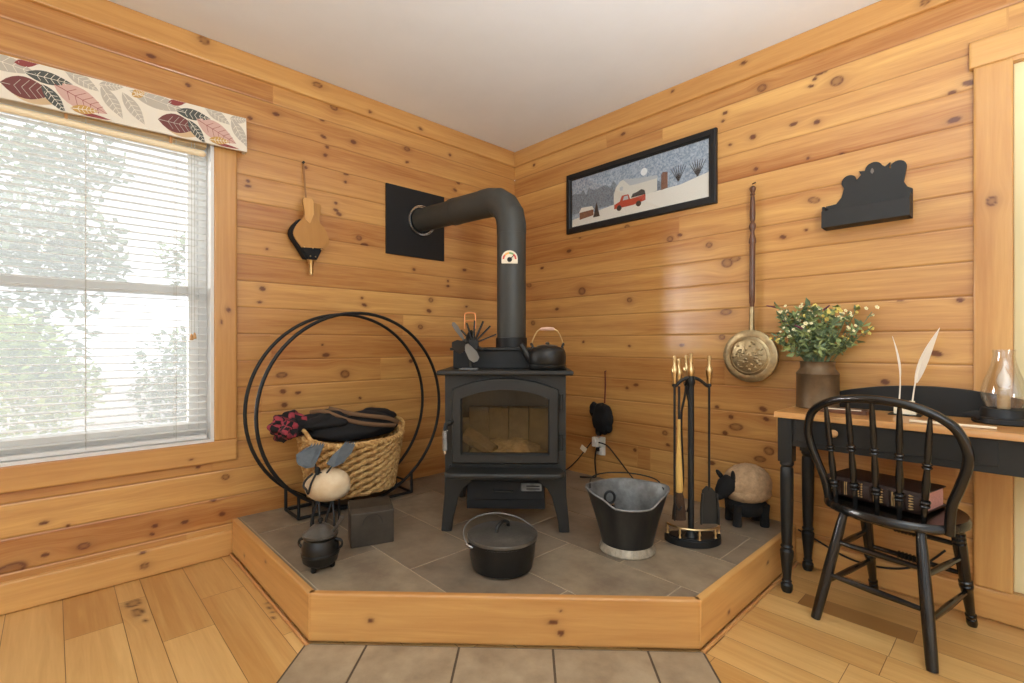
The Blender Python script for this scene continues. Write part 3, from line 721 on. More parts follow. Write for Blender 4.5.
e1=Vector((-.5,-.178,.8)).normalized(); e2=ax.cross(e1).normalized()
Q=Matrix((( e1.x,e2.x,ax.x,hub.x),(e1.y,e2.y,ax.y,hub.y),(e1.z,e2.z,ax.z,hub.z),(0,0,0,1)))
mb=MB(); mb.lathe([(0,-.012),(.012,-.01),(.012,.008),(0,.014)],14,M=Q); mb.tube([hub,(0,0,.118)],.004,8); mb.build('hub',M['iron'],fan)
for k in range(4):
    mb=MB(); P=[(.008,-.008),(.035,-.030),(.075,-.038),(.100,-.024),(.106,.0),(.098,.022),(.07,.028),(.035,.018),(.008,.008)]
    Mx=Q@Matrix.Rotation(PI/2*k,4,'Z')@Matrix.Rotation(math.radians(14),4,'X')
    mb.prism(P,-.0008,.0008,M=Mx); mb.build('blade',M['blade'] if k%2==0 else M['iron'],fan,smooth=0)
# ------------------------------------------------------------------ kettle
ket=thing('tea_kettle','black cast iron tea kettle with pale handle grip on the stove top','kettle',SL(.192,.080,.7245),A45)
mb=MB(); mb.lathe([(0,0),(.080,0),(.087,.006),(.088,.022),(.083,.026),(.085,.03),(.0865,.06),(.084,.082),(.076,.097),(.055,.105),(.044,.106)],36); mb.build('kettle_body',M['cast'],ket,smooth=50)
mb=MB(); mb.lathe([(.046,.104),(.05,.108),(.044,.112),(.02,.116),(0,.117)],28); mb.ball((0,0,.121),(.010,.010,.007)); mb.build('lid',M['castlid'],ket)
mb=MB(); mb.tube([(-.07,0,.04),(-.098,0,.075),(-.112,0,.105),(-.122,0,.117)],[.022,.018,.014,.013],12); mb.build('spout',M['cast'],ket)
for s_ in (-1,1):
    mb=MB(); mb.tube(spline([(s_*.066,-.008,.102),(s_*.072,-.004,.118),(s_*.076,.004,.118),(s_*.07,.008,.102)],4),.005,6); mb.build('ear',M['cast'],ket)
pts=spline([(-.074,0,.106),(-.066,0,.14),(-.048,0,.176),(-.03,0,.186)],6); p2=[(-p.x,p.y,p.z) for p in pts]
mb=MB(); mb.tube(pts+p2[::-1],.0028,8); bh=mb.build('bail',M['brass'],ket,label='thin brass wire bail')
mb=MB(); mb.tube([(-.034,0,.186),(-.025,0,.188),(0,0,.189),(.025,0,.188),(.034,0,.186)],[.005,.0075,.0085,.0075,.005],12); mb.build('grip',mat('grip_pink',(196,158,140),.5),bh,label='pale turned grip')
# trivet-like damper rod behind the kettle
# ------------------------------------------------------------------ hoop wood rack
CY,CZ,RR=-1.352,.6765,.497
rack=thing('hoop_wood_rack','tall black double hoop firewood rack standing against the left wall','firewood rack',(.16,CY,HZ))
def circ(x,n=72): return [(x,RR*math.cos(2*PI*i/n),CZ-HZ+RR*math.sin(2*PI*i/n)) for i in range(n)]
for x in (-.088,.088):
    mb=MB(); mb.tube(circ(x),.0085,10,closed=True); mb.build('hoop',M['black'],rack)
for y in (-.31,.31):
    mb=MB(); z=CZ-HZ-math.sqrt(RR**2-y*y)
    mb.tube([(-.088,y,z),(-.088,y,.009),(.088,y,.009),(.088,y,z)],.008,8); mb.build('foot',M['black'],rack,smooth=30)
for x in (-.088,.088):
    mb=MB(); mb.tube([(x,-.31,.009),(x,.31,.009)],.008,8); mb.build('base_bar',M['black'],rack)
for a_ in (238,270,302):
    y,z=RR*math.cos(math.radians(a_)),CZ-HZ+RR*math.sin(math.radians(a_))
    mb=MB(); mb.tube([(-.088,y,z),(.088,y,z)],.006,8); mb.build('cross_bar',M['black'],rack)
# ------------------------------------------------------------------ wicker basket
BZ=.258
bk=thing('wicker_basket','oval braided wicker basket held inside the black hoop rack','basket',(.222,-1.380,BZ))
bk.scale=(1,.965,1)
def sup(t,a,b,p=2.7):
    c,s_=math.cos(t),math.sin(t); return (b*math.copysign(abs(s_)**(2/p),s_), a*math.copysign(abs(c)**(2/p),c))
def brim(t): # rim height along the basket; higher at both ends
    c=math.cos(t); return .255+.035*abs(c)**3
nrow=15; n=132
for layer in (0,):
    mb=MB()
    for r in range(nrow):
        pts=[]
        for i in range(n):
            t=2*PI*i/n; h=(r+.5)/nrow
            a=.215+.045*h; b=.125+.04*h
            w=.010*math.sin(t*22+ (PI if r%2 else 0))
            x,y=sup(t,a+w,b+w); z=h*brim(t)+.006*math.cos(t*22+(PI if r%2 else 0))
            pts.append((x,y,z))
        mb.tube(pts,.0105,7,closed=True)
    mb.build('woven_sides',M['wicker'],bk)
mb=MB()
for i in range(22):
    t=2*PI*(i+.25)/22
    x0,y0=sup(t,.212,.122); x1,y1=sup(t,.262,.167); mb.tube([(x0,y0,0),(x1,y1,brim(t)+.01)],.005,6)
mb.build('stakes',M['wicker'],bk)
mb=MB()
for ph in (0,PI):
    pts=[]
    for i in range(200):
        t=2*PI*i/200; x,y=sup(t,.264+.008*math.cos(t*40+ph),.170+.008*math.cos(t*40+ph)); pts.append((x,y,brim(t)+.008*math.sin(t*40+ph)+.006))
    mb.tube(pts,.010,6,closed=True)
mb.build('rim',M['wicker'],bk)
mb=MB(); pts=[sup(2*PI*i/48,.216,.126) for i in range(48)]; mb.prism(pts,-.004,.008); mb.build('basket_base',M['wicker'],bk,smooth=0)
for s_ in (-1,1):
    mb=MB(); mb.tube(spline([(-.085,s_*.242,.27),(-.07,s_*.268,.325),(0,s_*.272,.345),(.07,s_*.268,.325),(.085,s_*.242,.27)],6),.0095,8); mb.build('basket_handle',M['wicker'],bk)
# ------------------------------------------------------------------ things in the basket
def lump(name,m,c,r,seed,amp,fr,M_=None,parent=None,n=40,k=24,ridges=0):
    def fn(p):
        q=Vector((p.x*fr+seed,p.y*fr,p.z*fr))
        v=1+amp*mnoise.noise(q)+amp*.45*mnoise.noise(q*2.3)
        if ridges: v+=.07*math.sin(p.y*ridges+3*p.z+2*mnoise.noise(q))
        return v
    mb=MB(); mb.ball(c,r,n,k,fn=fn,M=M_); return mb.build(name,m,parent,smooth=80)
lc=thing('log_carrier','rolled black canvas log carrier with tan straps lying in the wicker basket','log carrier',(.20,-1.39,.580))
lump('canvas',M['canvas'],(0,.03,.0),(.125,.25,.075),3,.20,1.4,parent=lc)
lump('canvas_fold',M['canvas'],(-.02,.15,.030),(.09,.12,.05),8,.25,1.5,parent=lc)
lump('canvas_fold',M['canvas'],(.02,-.12,.05),(.09,.13,.05),5,.25,1.8,parent=lc)
mb=MB(); mb.tube(spline([(.0,-.20,.095),(.06,-.15,.098),(.105,-.06,.055),(.125,.03,.028),(.135,.12,.012),(.13,.20,.0)],8),.011,8,flat=.35); mb.build('strap',M['strap'],lc)
mb=MB(); mb.tube(spline([(.03,-.12,.11),(.085,-.03,.082),(.11,.06,.062),(.125,.15,.045),(.125,.22,.015)],8),.011,8,flat=.35); mb.build('strap',M['strap'],lc)
pl=thing('plaid_scarf','red and black checked cloth bundle at the left end of the basket','scarf',(.18,-1.685,.612))
pl.scale=(.88,.88,.9)
lump('cloth',M['plaid'],(0,0,0),(.095,.088,.068),1,.5,1.7,parent=pl,ridges=9)
# ------------------------------------------------------------------ stone bird
cr=thing('stone_bird','cream river stone bird with grey metal wings on bent iron legs','figurine',(.412,-1.602,HZ),A45)
def stfn(p): return 1+.10*mnoise.noise(p*1.3+Vector((4,1,2)))
mb=MB(); mb.ball((.015,0,.192),(.106,.075,.074),32,20,M=Matrix.Translation((0,0,.197))@Matrix.Rotation(math.radians(-4),4,'Y')@Matrix.Translation((0,0,-.197)),fn=stfn); mb.build('stone_body',M['stone'],cr,smooth=80)
mb=MB()
for x in (-.03,.035):
    mb.tube(spline([(x-.022,-.03,.0),(x-.018,-.03,.05),(x-.006,-.01,.105),(x,.0,.135)],6),.0055,8)
    mb.tube(spline([(x+.022,-.035,.0),(x+.018,-.03,.05),(x+.006,-.01,.105),(x,.0,.135)],6),.0055,8)
mb.tube([(-.07,.03,.0),(-.07,.03,.13)],.006,8); mb.tube([(.045,.05,.0),(.045,.05,.13)],.006,8)
mb.build('legs',M['black'],cr)
def scal(a,b,n,h):
    out=[]
    for k in range(n):
        t=k/n; x=a[0]+(b[0]-a[0])*t; z=a[1]+(b[1]-a[1])*t; out+=[(x,z+h),(x+(b[0]-a[0])/n*.75,z+h*.2)]
    return out
WL=[(-.115,.328),(-.108,.30),(-.10,.286),(-.066,.268),(-.032,.272),(-.017,.312),(-.006,.348)]+scal((.006,.358),(-.075,.350),6,.020)+[(-.085,.352)]
WR=[(.028,.29),(.058,.272),(.095,.288),(.129,.333)]+scal((.142,.360),(.080,.364),5,.018)+[(.073,.352),(.045,.322)]
for W_,yb_,tl_ in ((WL,-.05,-.3),(WR,-.04,.3)):
    mb=MB()
    n_=len(W_); zc_=.30
    vs=[(x,yb_+(z-.27)*.55-.9*(x-sum(q[0] for q in W_)/n_)**2*6+dy,z+.014) for dy in (-.001,.001) for x,z in W_]
    mb.add(vs,[tuple(range(n_)),tuple(reversed(range(n_,2*n_)))]+[(k,(k+1)%n_,n_+(k+1)%n_,n_+k) for k in range(n_)])
    wg=mb.build('wing',M['wing'],cr,smooth=0)
    xm=-.036 if tl_<0 else .062
    mb=MB(); mb.tube(spline([(.01,-.02,.245),(xm*.6,-.045,.275),(xm,yb_+.022,.315)],5),.004,7); mb.build('wing_stem',M['black'],wg)
mb=MB(); mb.tube(spline([(-.03,-.062,.262),(-.055,-.078,.236),(-.062,-.084,.212),(-.048,-.088,.196),(-.040,-.088,.178),(-.034,-.088,.198),(-.028,-.084,.222),(-.018,-.072,.25),(-.012,-.06,.268)],6),.0048,7)
mb.ball((-.012,-.055,.272),(.013,.012,.02)); mb.build('head_wire',M['black'],cr)
# ------------------------------------------------------------------ fire starter pot
fp=thing('fire_starter_pot','small black cauldron shaped fire starter pot with knobbed lid at the hearth edge','pot',(.806,-1.782,HZ),A45)
fp.scale=(.94,.94,1.10)
mb=MB(); mb.lathe([(0,.012),(.045,.012),(.066,.028),(.0715,.05),(.0735,.052),(.0735,.058),(.071,.06),(.071,.078),(.064,.094),(.060,.102),(.064,.108),(.066,.112),(.060,.112)],32); mb.build('pot_body',M['cast'],fp,smooth=40)
mb=MB(); mb.lathe([(.062,.112),(.068,.114),(.067,.121),(.054,.128),(.036,.142),(.016,.152),(0,.153)],32); pl_=mb.build('lid',M['castlid'],fp,smooth=40)
mb=MB(); mb.lathe([(.006,.15),(.006,.156),(.011,.160),(.011,.168),(.004,.172),(0,.172)],16); mb.build('lid_knob',M['cast'],pl_)
for a_ in (-100,20,140):
    mb=MB(); x,y=.045*math.cos(math.radians(a_)),.045*math.sin(math.radians(a_)); mb.lathe([(.009,0),(.012,.006),(.010,.024)],10,M=Matrix.Translation((x,y,0))); mb.build('foot',M['cast'],fp)
for s_ in (-1,1):
    mb=MB(); mb.tube(spline([(s_*.06,0,.100),(s_*.083,0,.095),(s_*.086,0,.078),(s_*.068,0,.066)],6),.0055,8); mb.build('ear',M['cast'],fp)
mb=MB(); mb.tube([(.045,.0,.118),(.07,-.01,.145),(.088,-.015,.170),(.094,-.017,.182)],[.009,.006,.006,.009],10); mb.build('wand',M['castlid'],fp)
# ------------------------------------------------------------------ small metal box
bx=thing('metal_box','small dark metal box with sloping lid beside the fire starter pot','box',(.735,-1.535,HZ),A45+.45)
mb=MB(); mb.prism([(0,0),(.115,0),(.115,.165),(.03,.152),(0,.138)],-.088,.088,M=Matrix.Rotation(PI/2,4,'Z')@RX90@Matrix.Translation((-.02,0,0))); mb.build('box_body',mat('dull_steel',(72,66,58),.4,.5,var=.25,vscale=12),bx,smooth=0,bevel=.003)
mb=MB(); mb.tube([(-.04,-.022,.09)]+[(x,-.022,z) for x,z in arc(0,.09,.04,180,0,8)]+[(.04,-.022,.09)],.0016,6); mb.build('embossed_arch',M['iron'],bx)
# ------------------------------------------------------------------ dutch oven
do=thing('dutch_oven','black cast iron dutch oven with lid and wire bail at the hearth front','dutch oven',(1.272,-1.278,HZ),A45+.5)
mb=MB(); mb.lathe([(0,0),(.100,0),(.113,.008),(.122,.05),(.127,.108),(.131,.110),(.131,.116),(.120,.116),(.115,.02),(0,.015)],40); mb.build('pot_body',M['cast'],do,smooth=40)
mb=MB(); mb.lathe([(.132,.116),(.1335,.122),(.131,.128),(.110,.133),(.06,.142),(0,.145)],40); ld=mb.build('lid',M['castlid'],do,smooth=50)
mb=MB(); mb.tube(spline([(-.034,-.018,.140),(-.028,-.015,.16),(0,0,.170),(.028,.015,.16),(.034,.018,.140)],6),[.007]*25,8); mb.build('lid_handle',M['cast'],ld)
for s_ in (-1,1):
    mb=MB(); mb.tube([(s_*.128,-.014,.102),(s_*.14,-.012,.108),(s_*.143,0,.11),(s_*.14,.012,.108),(s_*.128,.014,.102)],.006,8); mb.build('bail_ear',M['steel'] if s_<0 else M['galv'],do)
pts=[]
for i in range(41):
    a_=PI*i/40; r_=.142+.012*math.sin(a_)
    x=-r_*math.cos(a_); d_=r_*math.sin(a_); pts.append((x,d_*.985,.113+d_*.18+.012*math.sin(a_)))
mb=MB(); mb.tube(pts,.0028,7); mb.build('bail',M['galv'],do)
# ------------------------------------------------------------------ coal hod
hd_=thing('coal_hod','black coal bucket with wavy flared rim and pale fluted foot','coal bucket',(1.505,-.796,HZ),A45)
def hod(t):
    c,s_=math.cos(t),math.sin(t)
    u_=min(1,max(0,(.80-abs(c))/.35)); top=.236+.018*s_+  .018*abs(c)**5-(.021*u_*u_*(3-2*u_) if s_<0 else 0)
    rx=.145+.024*abs(c)**6; ry=.128
    return rx*c,ry*s_,top
N_=64; mb=MB(); vs=[];fs=[]; ks=10
for k in range(ks+1):
    h=k/ks
    for i in range(N_):
        t=2*PI*i/N_; x1,y1,tz=hod(t); x0,y0=.104*math.cos(t),.104*math.sin(t)
        fl=h**1.15
        vs.append((x0+(x1-x0)*fl,y0+(y1-y0)*fl,.035+(tz-.035)*h))
b0=len(vs)
for k in range(ks,-1,-1):
    h=k/ks
    for i in range(N_):
        t=2*PI*i/N_; x1,y1,tz=hod(t); x0,y0=.101*math.cos(t),.101*math.sin(t); fl=h**1.15
        vs.append((x0+(x1*.98-x0)*fl,y0+(y1*.98-y0)*fl,.037+(tz-.037)*h))
mm=[]
nr=2*(ks+1)
for k in range(nr-1):
    for i in range(N_):
        j=(i+1)%N_; fs.append((k*N_+i,k*N_+j,(k+1)*N_+j,(k+1)*N_+i))
        mm.append(0 if k<ks-0 else 1)
fs.append(tuple(reversed(range(N_)))); mm.append(0); fs.append(tuple((nr-1)*N_+i for i in range(N_))); mm.append(1)
mb.add(vs,fs); mb.m=mm; mb.build('bucket',[M['bluecloth'],M['galv']],hd_,smooth=60)
mb=MB(); mb.tube([Vector(hod(2*PI*i/N_)) for i in range(N_)],.004,6,closed=True); mb.build('rolled_rim',M['galv'],hd_,label='bare grey rolled rim')
mb=MB(); vs=[]
for z,r_ in ((0,.110),(.006,.112),(.028,.106),(.034,.102)):
    for i in range(96):
        t=2*PI*i/96; q=r_*(1+(.018 if (i%3==0 and 0<z<.035) else 0)); vs.append((q*math.cos(t),q*math.sin(t),z))
fs=[(k*96+i,k*96+(i+1)%96,(k+1)*96+(i+1)%96,(k+1)*96+i) for k in range(3) for i in range(96)]+[tuple(reversed(range(96))),tuple(288+i for i in range(96))]
mb.add(vs,fs); mb.build('foot_ring',M['footring'],hd_,smooth=30,label='pale fluted foot ring')
mb=MB(); mb.tube(spline([(-.150,.02,.245),(-.13,.10,.268),(-.05,.145,.275),(.06,.142,.272),(.14,.09,.262),(.155,.02,.24)],8),.003,7); mb.build('bail',M['iron_dark'],hd_)
sp=thing('ash_scoop','grey metal scoop with ring handle standing inside the coal bucket','scoop',(1.475,-.835,.245),A45)
mb=MB(); mb.tube([(.01,.03,-.012),(-.012,.02,.05),(-.02,.012,.105)],[.03,.026,.018],12); mb.build('scoop_blade',M['steel'],sp)
mb=MB(); mb.tube([(-.022+.020*math.cos(2*PI*i/20),.01,.135+.024*math.sin(2*PI*i/20)) for i in range(20)],.0055,8,closed=True); mb.build('ring_handle',M['iron_dark'],sp,label='dark ring handle')
# ------------------------------------------------------------------ fireplace tools
TX,TY=1.676,-.544
ts=thing('tool_stand','black fireplace tool stand with brass rail on the hearth','tool stand',(TX,TY,HZ),A45)
D=[(-.118,.045)]+[(x*1.0,y*.82+.045) for x,y in arc(0,0,.118,180,360,28)]+[(.118,.045),(.09,.065),(-.09,.065)]
mb=MB(); mb.prism(D,0,.028); mb.prism([(x*.9,y*.9) for x,y in D],.028,.034); mb.build('base',M['black'],ts,smooth=30,bevel=.005)
rail=[(x*.92,y*.72+.04,.075) for x,y in arc(0,0,.118,185,355,28)]
mb=MB(); mb.tube(rail,.0045,8); rl=mb.build('rail',M['brass'],ts)
for i in (0,7,14,21,28):
    mb=MB(); x,y,z=rail[i]; mb.lathe([(.007,.034),(.004,.045),(.007,.055),(.004,.064),(.005,.078)],10,M=Matrix.Translation((x,y,0))); mb.build('baluster',M['brass'],rl)
mb=MB(); mb.tube([(-.02,.0,.034),(-.02,.0,.675)],.0125,16); mb.lathe([(.028,.034),(.02,.05),(.0135,.06)],16,M=Matrix.Translation((-.02,0,0))); mb.build('post',M['black'],ts)
UP=Matrix.Translation((0,0,.002))
mb=MB(); mb.tube(spline([(-.095,.0,.672),(-.085,0,.664),(-.055,0,.69),(-.02,0,.700),(.015,0,.69),(.05,0,.664),(.062,0,.672)],6),.007,8,M=UP); mb.tube(spline([(-.02,.08,.672),(-.02,.07,.664),(-.02,.04,.69),(-.02,0,.70)],6),.007,8,M=UP); mb.lathe([(.012,.66),(.018,.68),(.014,.70),(.006,.71)],14,M=UP@Matrix.Translation((-.02,0,0))); mb.build('hook_arms',M['iron_dark'],ts)
mb=MB(); mb.lathe([(.007,.70),(.012,.71),(.014,.735),(.008,.75),(.005,.758),(.007,.768),(.005,.79),(.006,.80),(0,.805)],14,M=UP@Matrix.Translation((-.02,0,0))); mb.build('finial',M['brass'],ts)
def handle(mb): mb.lathe([(.005,-.0),(.0075,.006),(.0075,.02),(.013,.045),(.0145,.062),(.009,.072),(.0055,.08),(.006,.10),(.0075,.106),(.0065,.116),(0,.120)],14)
def tool(name,label,cat,x,y,z=.70):
    c,s_=math.cos(A45),math.sin(A45)
    t=thing(name,label,cat,(TX+x*c-y*s_,TY+x*s_+y*c,HZ+z),A45,None)
    mb=MB(); handle(mb); mb.build('brass_handle',M['brass'],t); return t
t=tool('fire_poker','slim dark fire poker hanging leftmost on the tool stand','poker',-.092,-.012,.676)
mb=MB(); mb.tube([(0,0,0),(0,0,-.56),(0,0,-.575)],[.005,.005,.002],8); mb.tube(spline([(0,0,-.50),(.018,0,-.53),(.03,0,-.515)],5),.0035,7); mb.build('rod',M['iron_dark'],t)
t=tool('hearth_brush','hearth brush with pale straw sleeve and brown bristles on the tool stand','brush',-.066,.012,.664)
mb=MB(); mb.tube([(0,0,0),(.0,0,-.26)],.005,8); mb.build('rod',M['iron_dark'],t)
mb=MB(); mb.lathe([(.006,-.14),(.007,-.22),(.011,-.30),(.0155,-.39),(.017,-.44),(.013,-.45),(0,-.45)],14); mb.build('straw_sleeve',M['straw'],t)
mb=MB(); mb.lathe([(.013,-.445),(.020,-.47),(.028,-.53),(.030,-.565),(0,-.565)],16,sy=.6); mb.build('bristles',M['bristle'],t)
t=tool('fire_tongs','black fire tongs hanging behind the tool stand post','tongs',-.012,.085,.676)
for s_ in (-1,1):
    mb=MB(); mb.tube(spline([(0,0,-.0),(s_*.006,0,-.06),(s_*.022,0,-.16),(s_*.014,0,-.40),(s_*.020,0,-.52),(s_*.004,0,-.57)],6),.005,8); mb.build('arm',M['iron_dark'],t)
t=tool('fire_shovel','iron fire shovel hanging rightmost on the tool stand','shovel',.056,0,.676)
mb=MB(); mb.tube([(0,0,0),(0,0,-.45)],.005,8); mb.build('rod',M['iron_dark'],t)
mb=MB()
P=[(-.012,-.43),(-.030,-.45),(-.036,-.53),(-.036,-.59),(.036,-.59),(.036,-.53),(.030,-.462),(.012,-.44)]
mb.prism(P,-.0015,.0015,M=RX90)
mb.tube([(-.030,-.004,-.462),(-.036,-.008,-.53),(-.036,-.01,-.59)],.005,6); mb.tube([(.030,-.004,-.462),(.036,-.008,-.53),(.036,-.01,-.59)],.005,6)
mb.build('pan',M['iron'],t,smooth=30)
# ------------------------------------------------------------------ sheep
sh=thing('sheep_figure','toy sheep with tan wool body and black face at the right of the hearth','sheep figure',(1.722,-.142,HZ),A45)
def woolfn(p): return 1+.05*mnoise.noise(p*9)+.02*mnoise.noise(p*19)+ (.02*mnoise.noise(p*4))
mb=MB(); mb.ball((.01,0,.186),(.108,.088,.093),64,40,fn=woolfn); mb.ball((.01,0,.15),(.107,.086,.055),48,24,fn=woolfn); mb.build('wool_body',M['wool'],sh,smooth=80)
mb=MB(); mb.ball((.008,0,.084),(.094,.07,.055)); mb.build('belly',M['blackfelt'],sh)
mb=MB(); mb.tube([(-.075,-.02,.205),(-.10,-.03,.185),(-.128,-.045,.155),(-.142,-.052,.142)],[.036,.042,.032,.02],14); mb.ball((-.142,-.052,.142),(.02,.02,.018)); hd2=mb.build('head',M['blackfelt'],sh)
for s_ in (-1,1):
    mb=MB(); mb.ball((0,0,0),(.011,.007,.03),M=Matrix.Translation((-.098+s_*.022,-.028-s_*.02,.228))@Matrix.Rotation(-.35+s_*.3,4,'Y')); mb.build('ear',M['blackfelt'],hd2)
for x in (-.055,.07):
    for y in (-.045,.045):
        mb=MB(); mb.lathe([(.019,0),(.02,.012),(.018,.05),(.022,.10)],14,M=Matrix.Translation((x,y,0))); mb.build('leg',M['blackfelt'],sh)
# ------------------------------------------------------------------ outlet, hanging glove, cords
ol=thing('wall_outlet','white wall outlet low on the right wall with plugs in it','outlet',(.788,-.0005,.372))
mb=MB(); mb.box(-.036,.036,-.006,0,-.058,.058); mb.build('cover_plate',M['outlet'],ol,smooth=0,bevel=.002)
for z in (.026,-.026):
    mb=MB(); mb.prism(arc(0,z,.017,0,345,20),0,.003,M=Matrix.Translation((0,-.006,0))@RX90); mb.build('socket',M['outlet'],ol)
mb=MB(); mb.box(-.038,.006,-.045,-.009,-.004,.056); mb.tube([(-.014,-.045,.036),(-.014,-.054,.036)],.014,12); ad=mb.build('white_plug_adapter',M['outlet'],ol,smooth=0,bevel=.004)
mb=MB(); mb.box(.012,.036,-.035,-.009,-.052,-.006); mb.build('white_plug',M['outlet'],ol,smooth=0,bevel=.004)
mb=MB(); mb.box(-.01,.016,-.04,-.009,-.03,-.006); mb.build('black_plug',M['blackcord'],ol,smooth=0,bevel=.004)
hg=thing('hanging_glove','lumpy black glove hanging by a dark red cord above the white outlet','glove',(.828,-.0,.845))
hg.scale=(1.12,1.05,1.05)
mb=MB(); mb.tube([(0,-.001,0),(0,-.012,-.004)],.003,8); mb.build('nail',M['iron'],hg)
mb=MB(); mb.tube([(.0,-.011,0),(.003,-.012,-.08),(.004,-.02,-.19)],.004,7); mb.build('cord',M['redcord'],hg,label='dark red hanging cord')
g0=lump('glove_body',M['blackfelt'],(.004,-.042,-.275),(.066,.038,.092),2,.16,1.6,parent=hg)
lump('glove_thumb',M['blackfelt'],(-.055,-.04,-.232),(.026,.026,.045),6,.2,1.6,parent=g0)
for i,x in enumerate((-.02,.012,.045)): lump('glove_finger',M['blackfelt'],(x,-.042,-.345+.012*i),(.020,.022,.042),9+i,.15,1.5,parent=g0)
pc=MB(); pc.tube(spline([(.786,-.043,.36),(.784,-.056,.30),(.782,-.05,.24),(.78,-.04,.19),(.77,-.05,.178),(.70,-.1,.176)],6),.005,7)
tag(pc.build('power_cord',M['blackcord']),'black cord dropping straight down from the white outlet','power cord')
pc=MB(); pc.tube(spline([(.752,-.05,.395),(.72,-.07,.345),(.66,-.10,.26),(.60,-.14,.20),(.52,-.2,.178)],6),.004,7)
co_=pc.build('lead_cord',M['blackcord']); tag(co_,'dark cord with a white tag running from outlet behind the stove','power cord')
mb=MB(); mb.box(-.022,.022,-.002,.002,-.016,.016,M=Matrix.Translation((.712,-.08,.352))@Matrix.Rotation(.5,4,'Y')); mb.build('cord_tag',M['paper'],co_,smooth=0,label='white paper cord tag')
pc=MB(); pc.tube(spline([(.797,-.035,.398),(.86,-.03,.385),(.93,-.025,.32),(1.0,-.02,.25),(1.06,-.02,.2),(1.14,-.03,.176),(1.22,-.05,.176)],6),.004,7)
tag(pc.build('extension_cord',M['blackcord']),'dark cord curving from the outlet down behind the coal bucket','power cord')
pc=MB(); pc.tube(spline([(1.912,-.0235,.16),(1.99,-.0235,.132),(2.07,-.0235,.10),(2.16,-.0235,.085),(2.27,-.0235,.10),(2.36,-.0225,.15),(2.42,-.0225,.22)],6),.004,7)
tag(pc.build('lamp_cord',M['blackcord']),'thin dark cord sagging along the baseboard under the desk','power cord')
# ------------------------------------------------------------------ bellows on the left wall
be=thing('fireplace_bellows','wooden fireplace bellows with black leather hanging on the left wall','bellows',(0,-1.528,1.592),PI/2)
be.scale=(1.1,1.0,1.1)
# local: x along +Y world (right in picture), -y... towards the room
def bel(s_=1): 
    pts=[(.020,.165),(.026,.15),(.022,.10),(.030,.07),(.062,.035),(.080,.0),(.074,-.03),(.045,-.075),(.018,-.12),(.014,-.125)]
    q=[(v.x*s_,v.y*s_) for v in spline([(x,z,0) for x,z in pts],4)]
    return q+[(-x,z) for x,z in reversed(q)]
Mb=Matrix.Translation((.014,-.016,0))@Matrix.Rotation(math.radians(-7),4,'Y')
mb=MB(); mb.prism(bel(),-.002,.010,M=Matrix.Translation((.006,-.014,-.006))@Matrix.Translation((0,0,-.13))@Matrix.Rotation(math.radians(5.5),4,'Y')@Matrix.Translation((0,0,.13))@RX90); mb.build('back_board',M['bellows_wood'],be,smooth=0,bevel=.002)
mb=MB(); mb.prism([(x,z) for x,z in bel(.97) if z<.06]+[],.010,.052,M=Matrix.Translation((-.016,-.012,0))@Matrix.Translation((0,0,-.13))@Matrix.Rotation(math.radians(-2.5),4,'Y')@Matrix.Translation((0,0,.13))@RX90); mb.build('leather',M['canvas'],be,smooth=0,bevel=.006,label='black leather sides')
F_=Matrix.Translation((.002,-.062,.0))@Matrix.Translation((0,0,-.13))@Matrix.Rotation(math.radians(-4.5),4,'Y')@Matrix.Translation((0,0,.13))@RX90
mb=MB(); mb.prism(bel(),-.004,.008,M=F_); fb=mb.build('front_board',M['bellows_wood'],be,smooth=0,bevel=.002)
mb=MB(); mb.prism([(-.022,.06),(.0,.045),(.021,.09),(.024,.15),(.018,.163),(-.018,.163),(-.026,.15),(-.021,.1)],.008,.011,M=F_); mb.build('handle_face',M['bellows_pale'],fb,smooth=0)
mb=MB(); mb.prism([(-.05,-.07),(.05,-.07),(.019,-.125),(-.019,-.125)],.006,.0105,M=F_); nb_=mb.build('nose_leather',M['canvas'],fb,smooth=0)
mb=MB()
for x,z in ((-.04,-.076),(0,-.076),(.04,-.076),(-.012,-.115),(.012,-.115)): mb.ball((x,-.0765,z+.004),.0035,8,6)
mb.build('studs',M['brass'],nb_)
mb=MB()
for k in range(7): mb.ball((-.068+.012*k*.4,-.055,.045-.016*k+.0),.003,8,6)
mb.build('side_studs',M['brass'],be)
mb=MB(); mb.lathe([(.020,0),(.015,.02),(.010,.03),(.0095,.075),(.008,.08),(0,.08)],14,M=Matrix.Translation((.004,-.04,-.115))@Matrix.Rotation(PI,4,'X')); mb.build('nozzle',M['brass'],be,label='brass nozzle')
mb=MB(); mb.tube([(-.02,-.006,.345),(-.014,-.03,.16)],.0018,6); mb.tube([(-.026,-.006,.345),(-.018,-.03,.16)],.0018,6); mb.build('hanging_cord',M['string'],be)
mb=MB(); mb.tube([(-.022,-.001,.345),(-.022,-.014,.347)],.006,8); mb.build('nail',M['iron'],be)
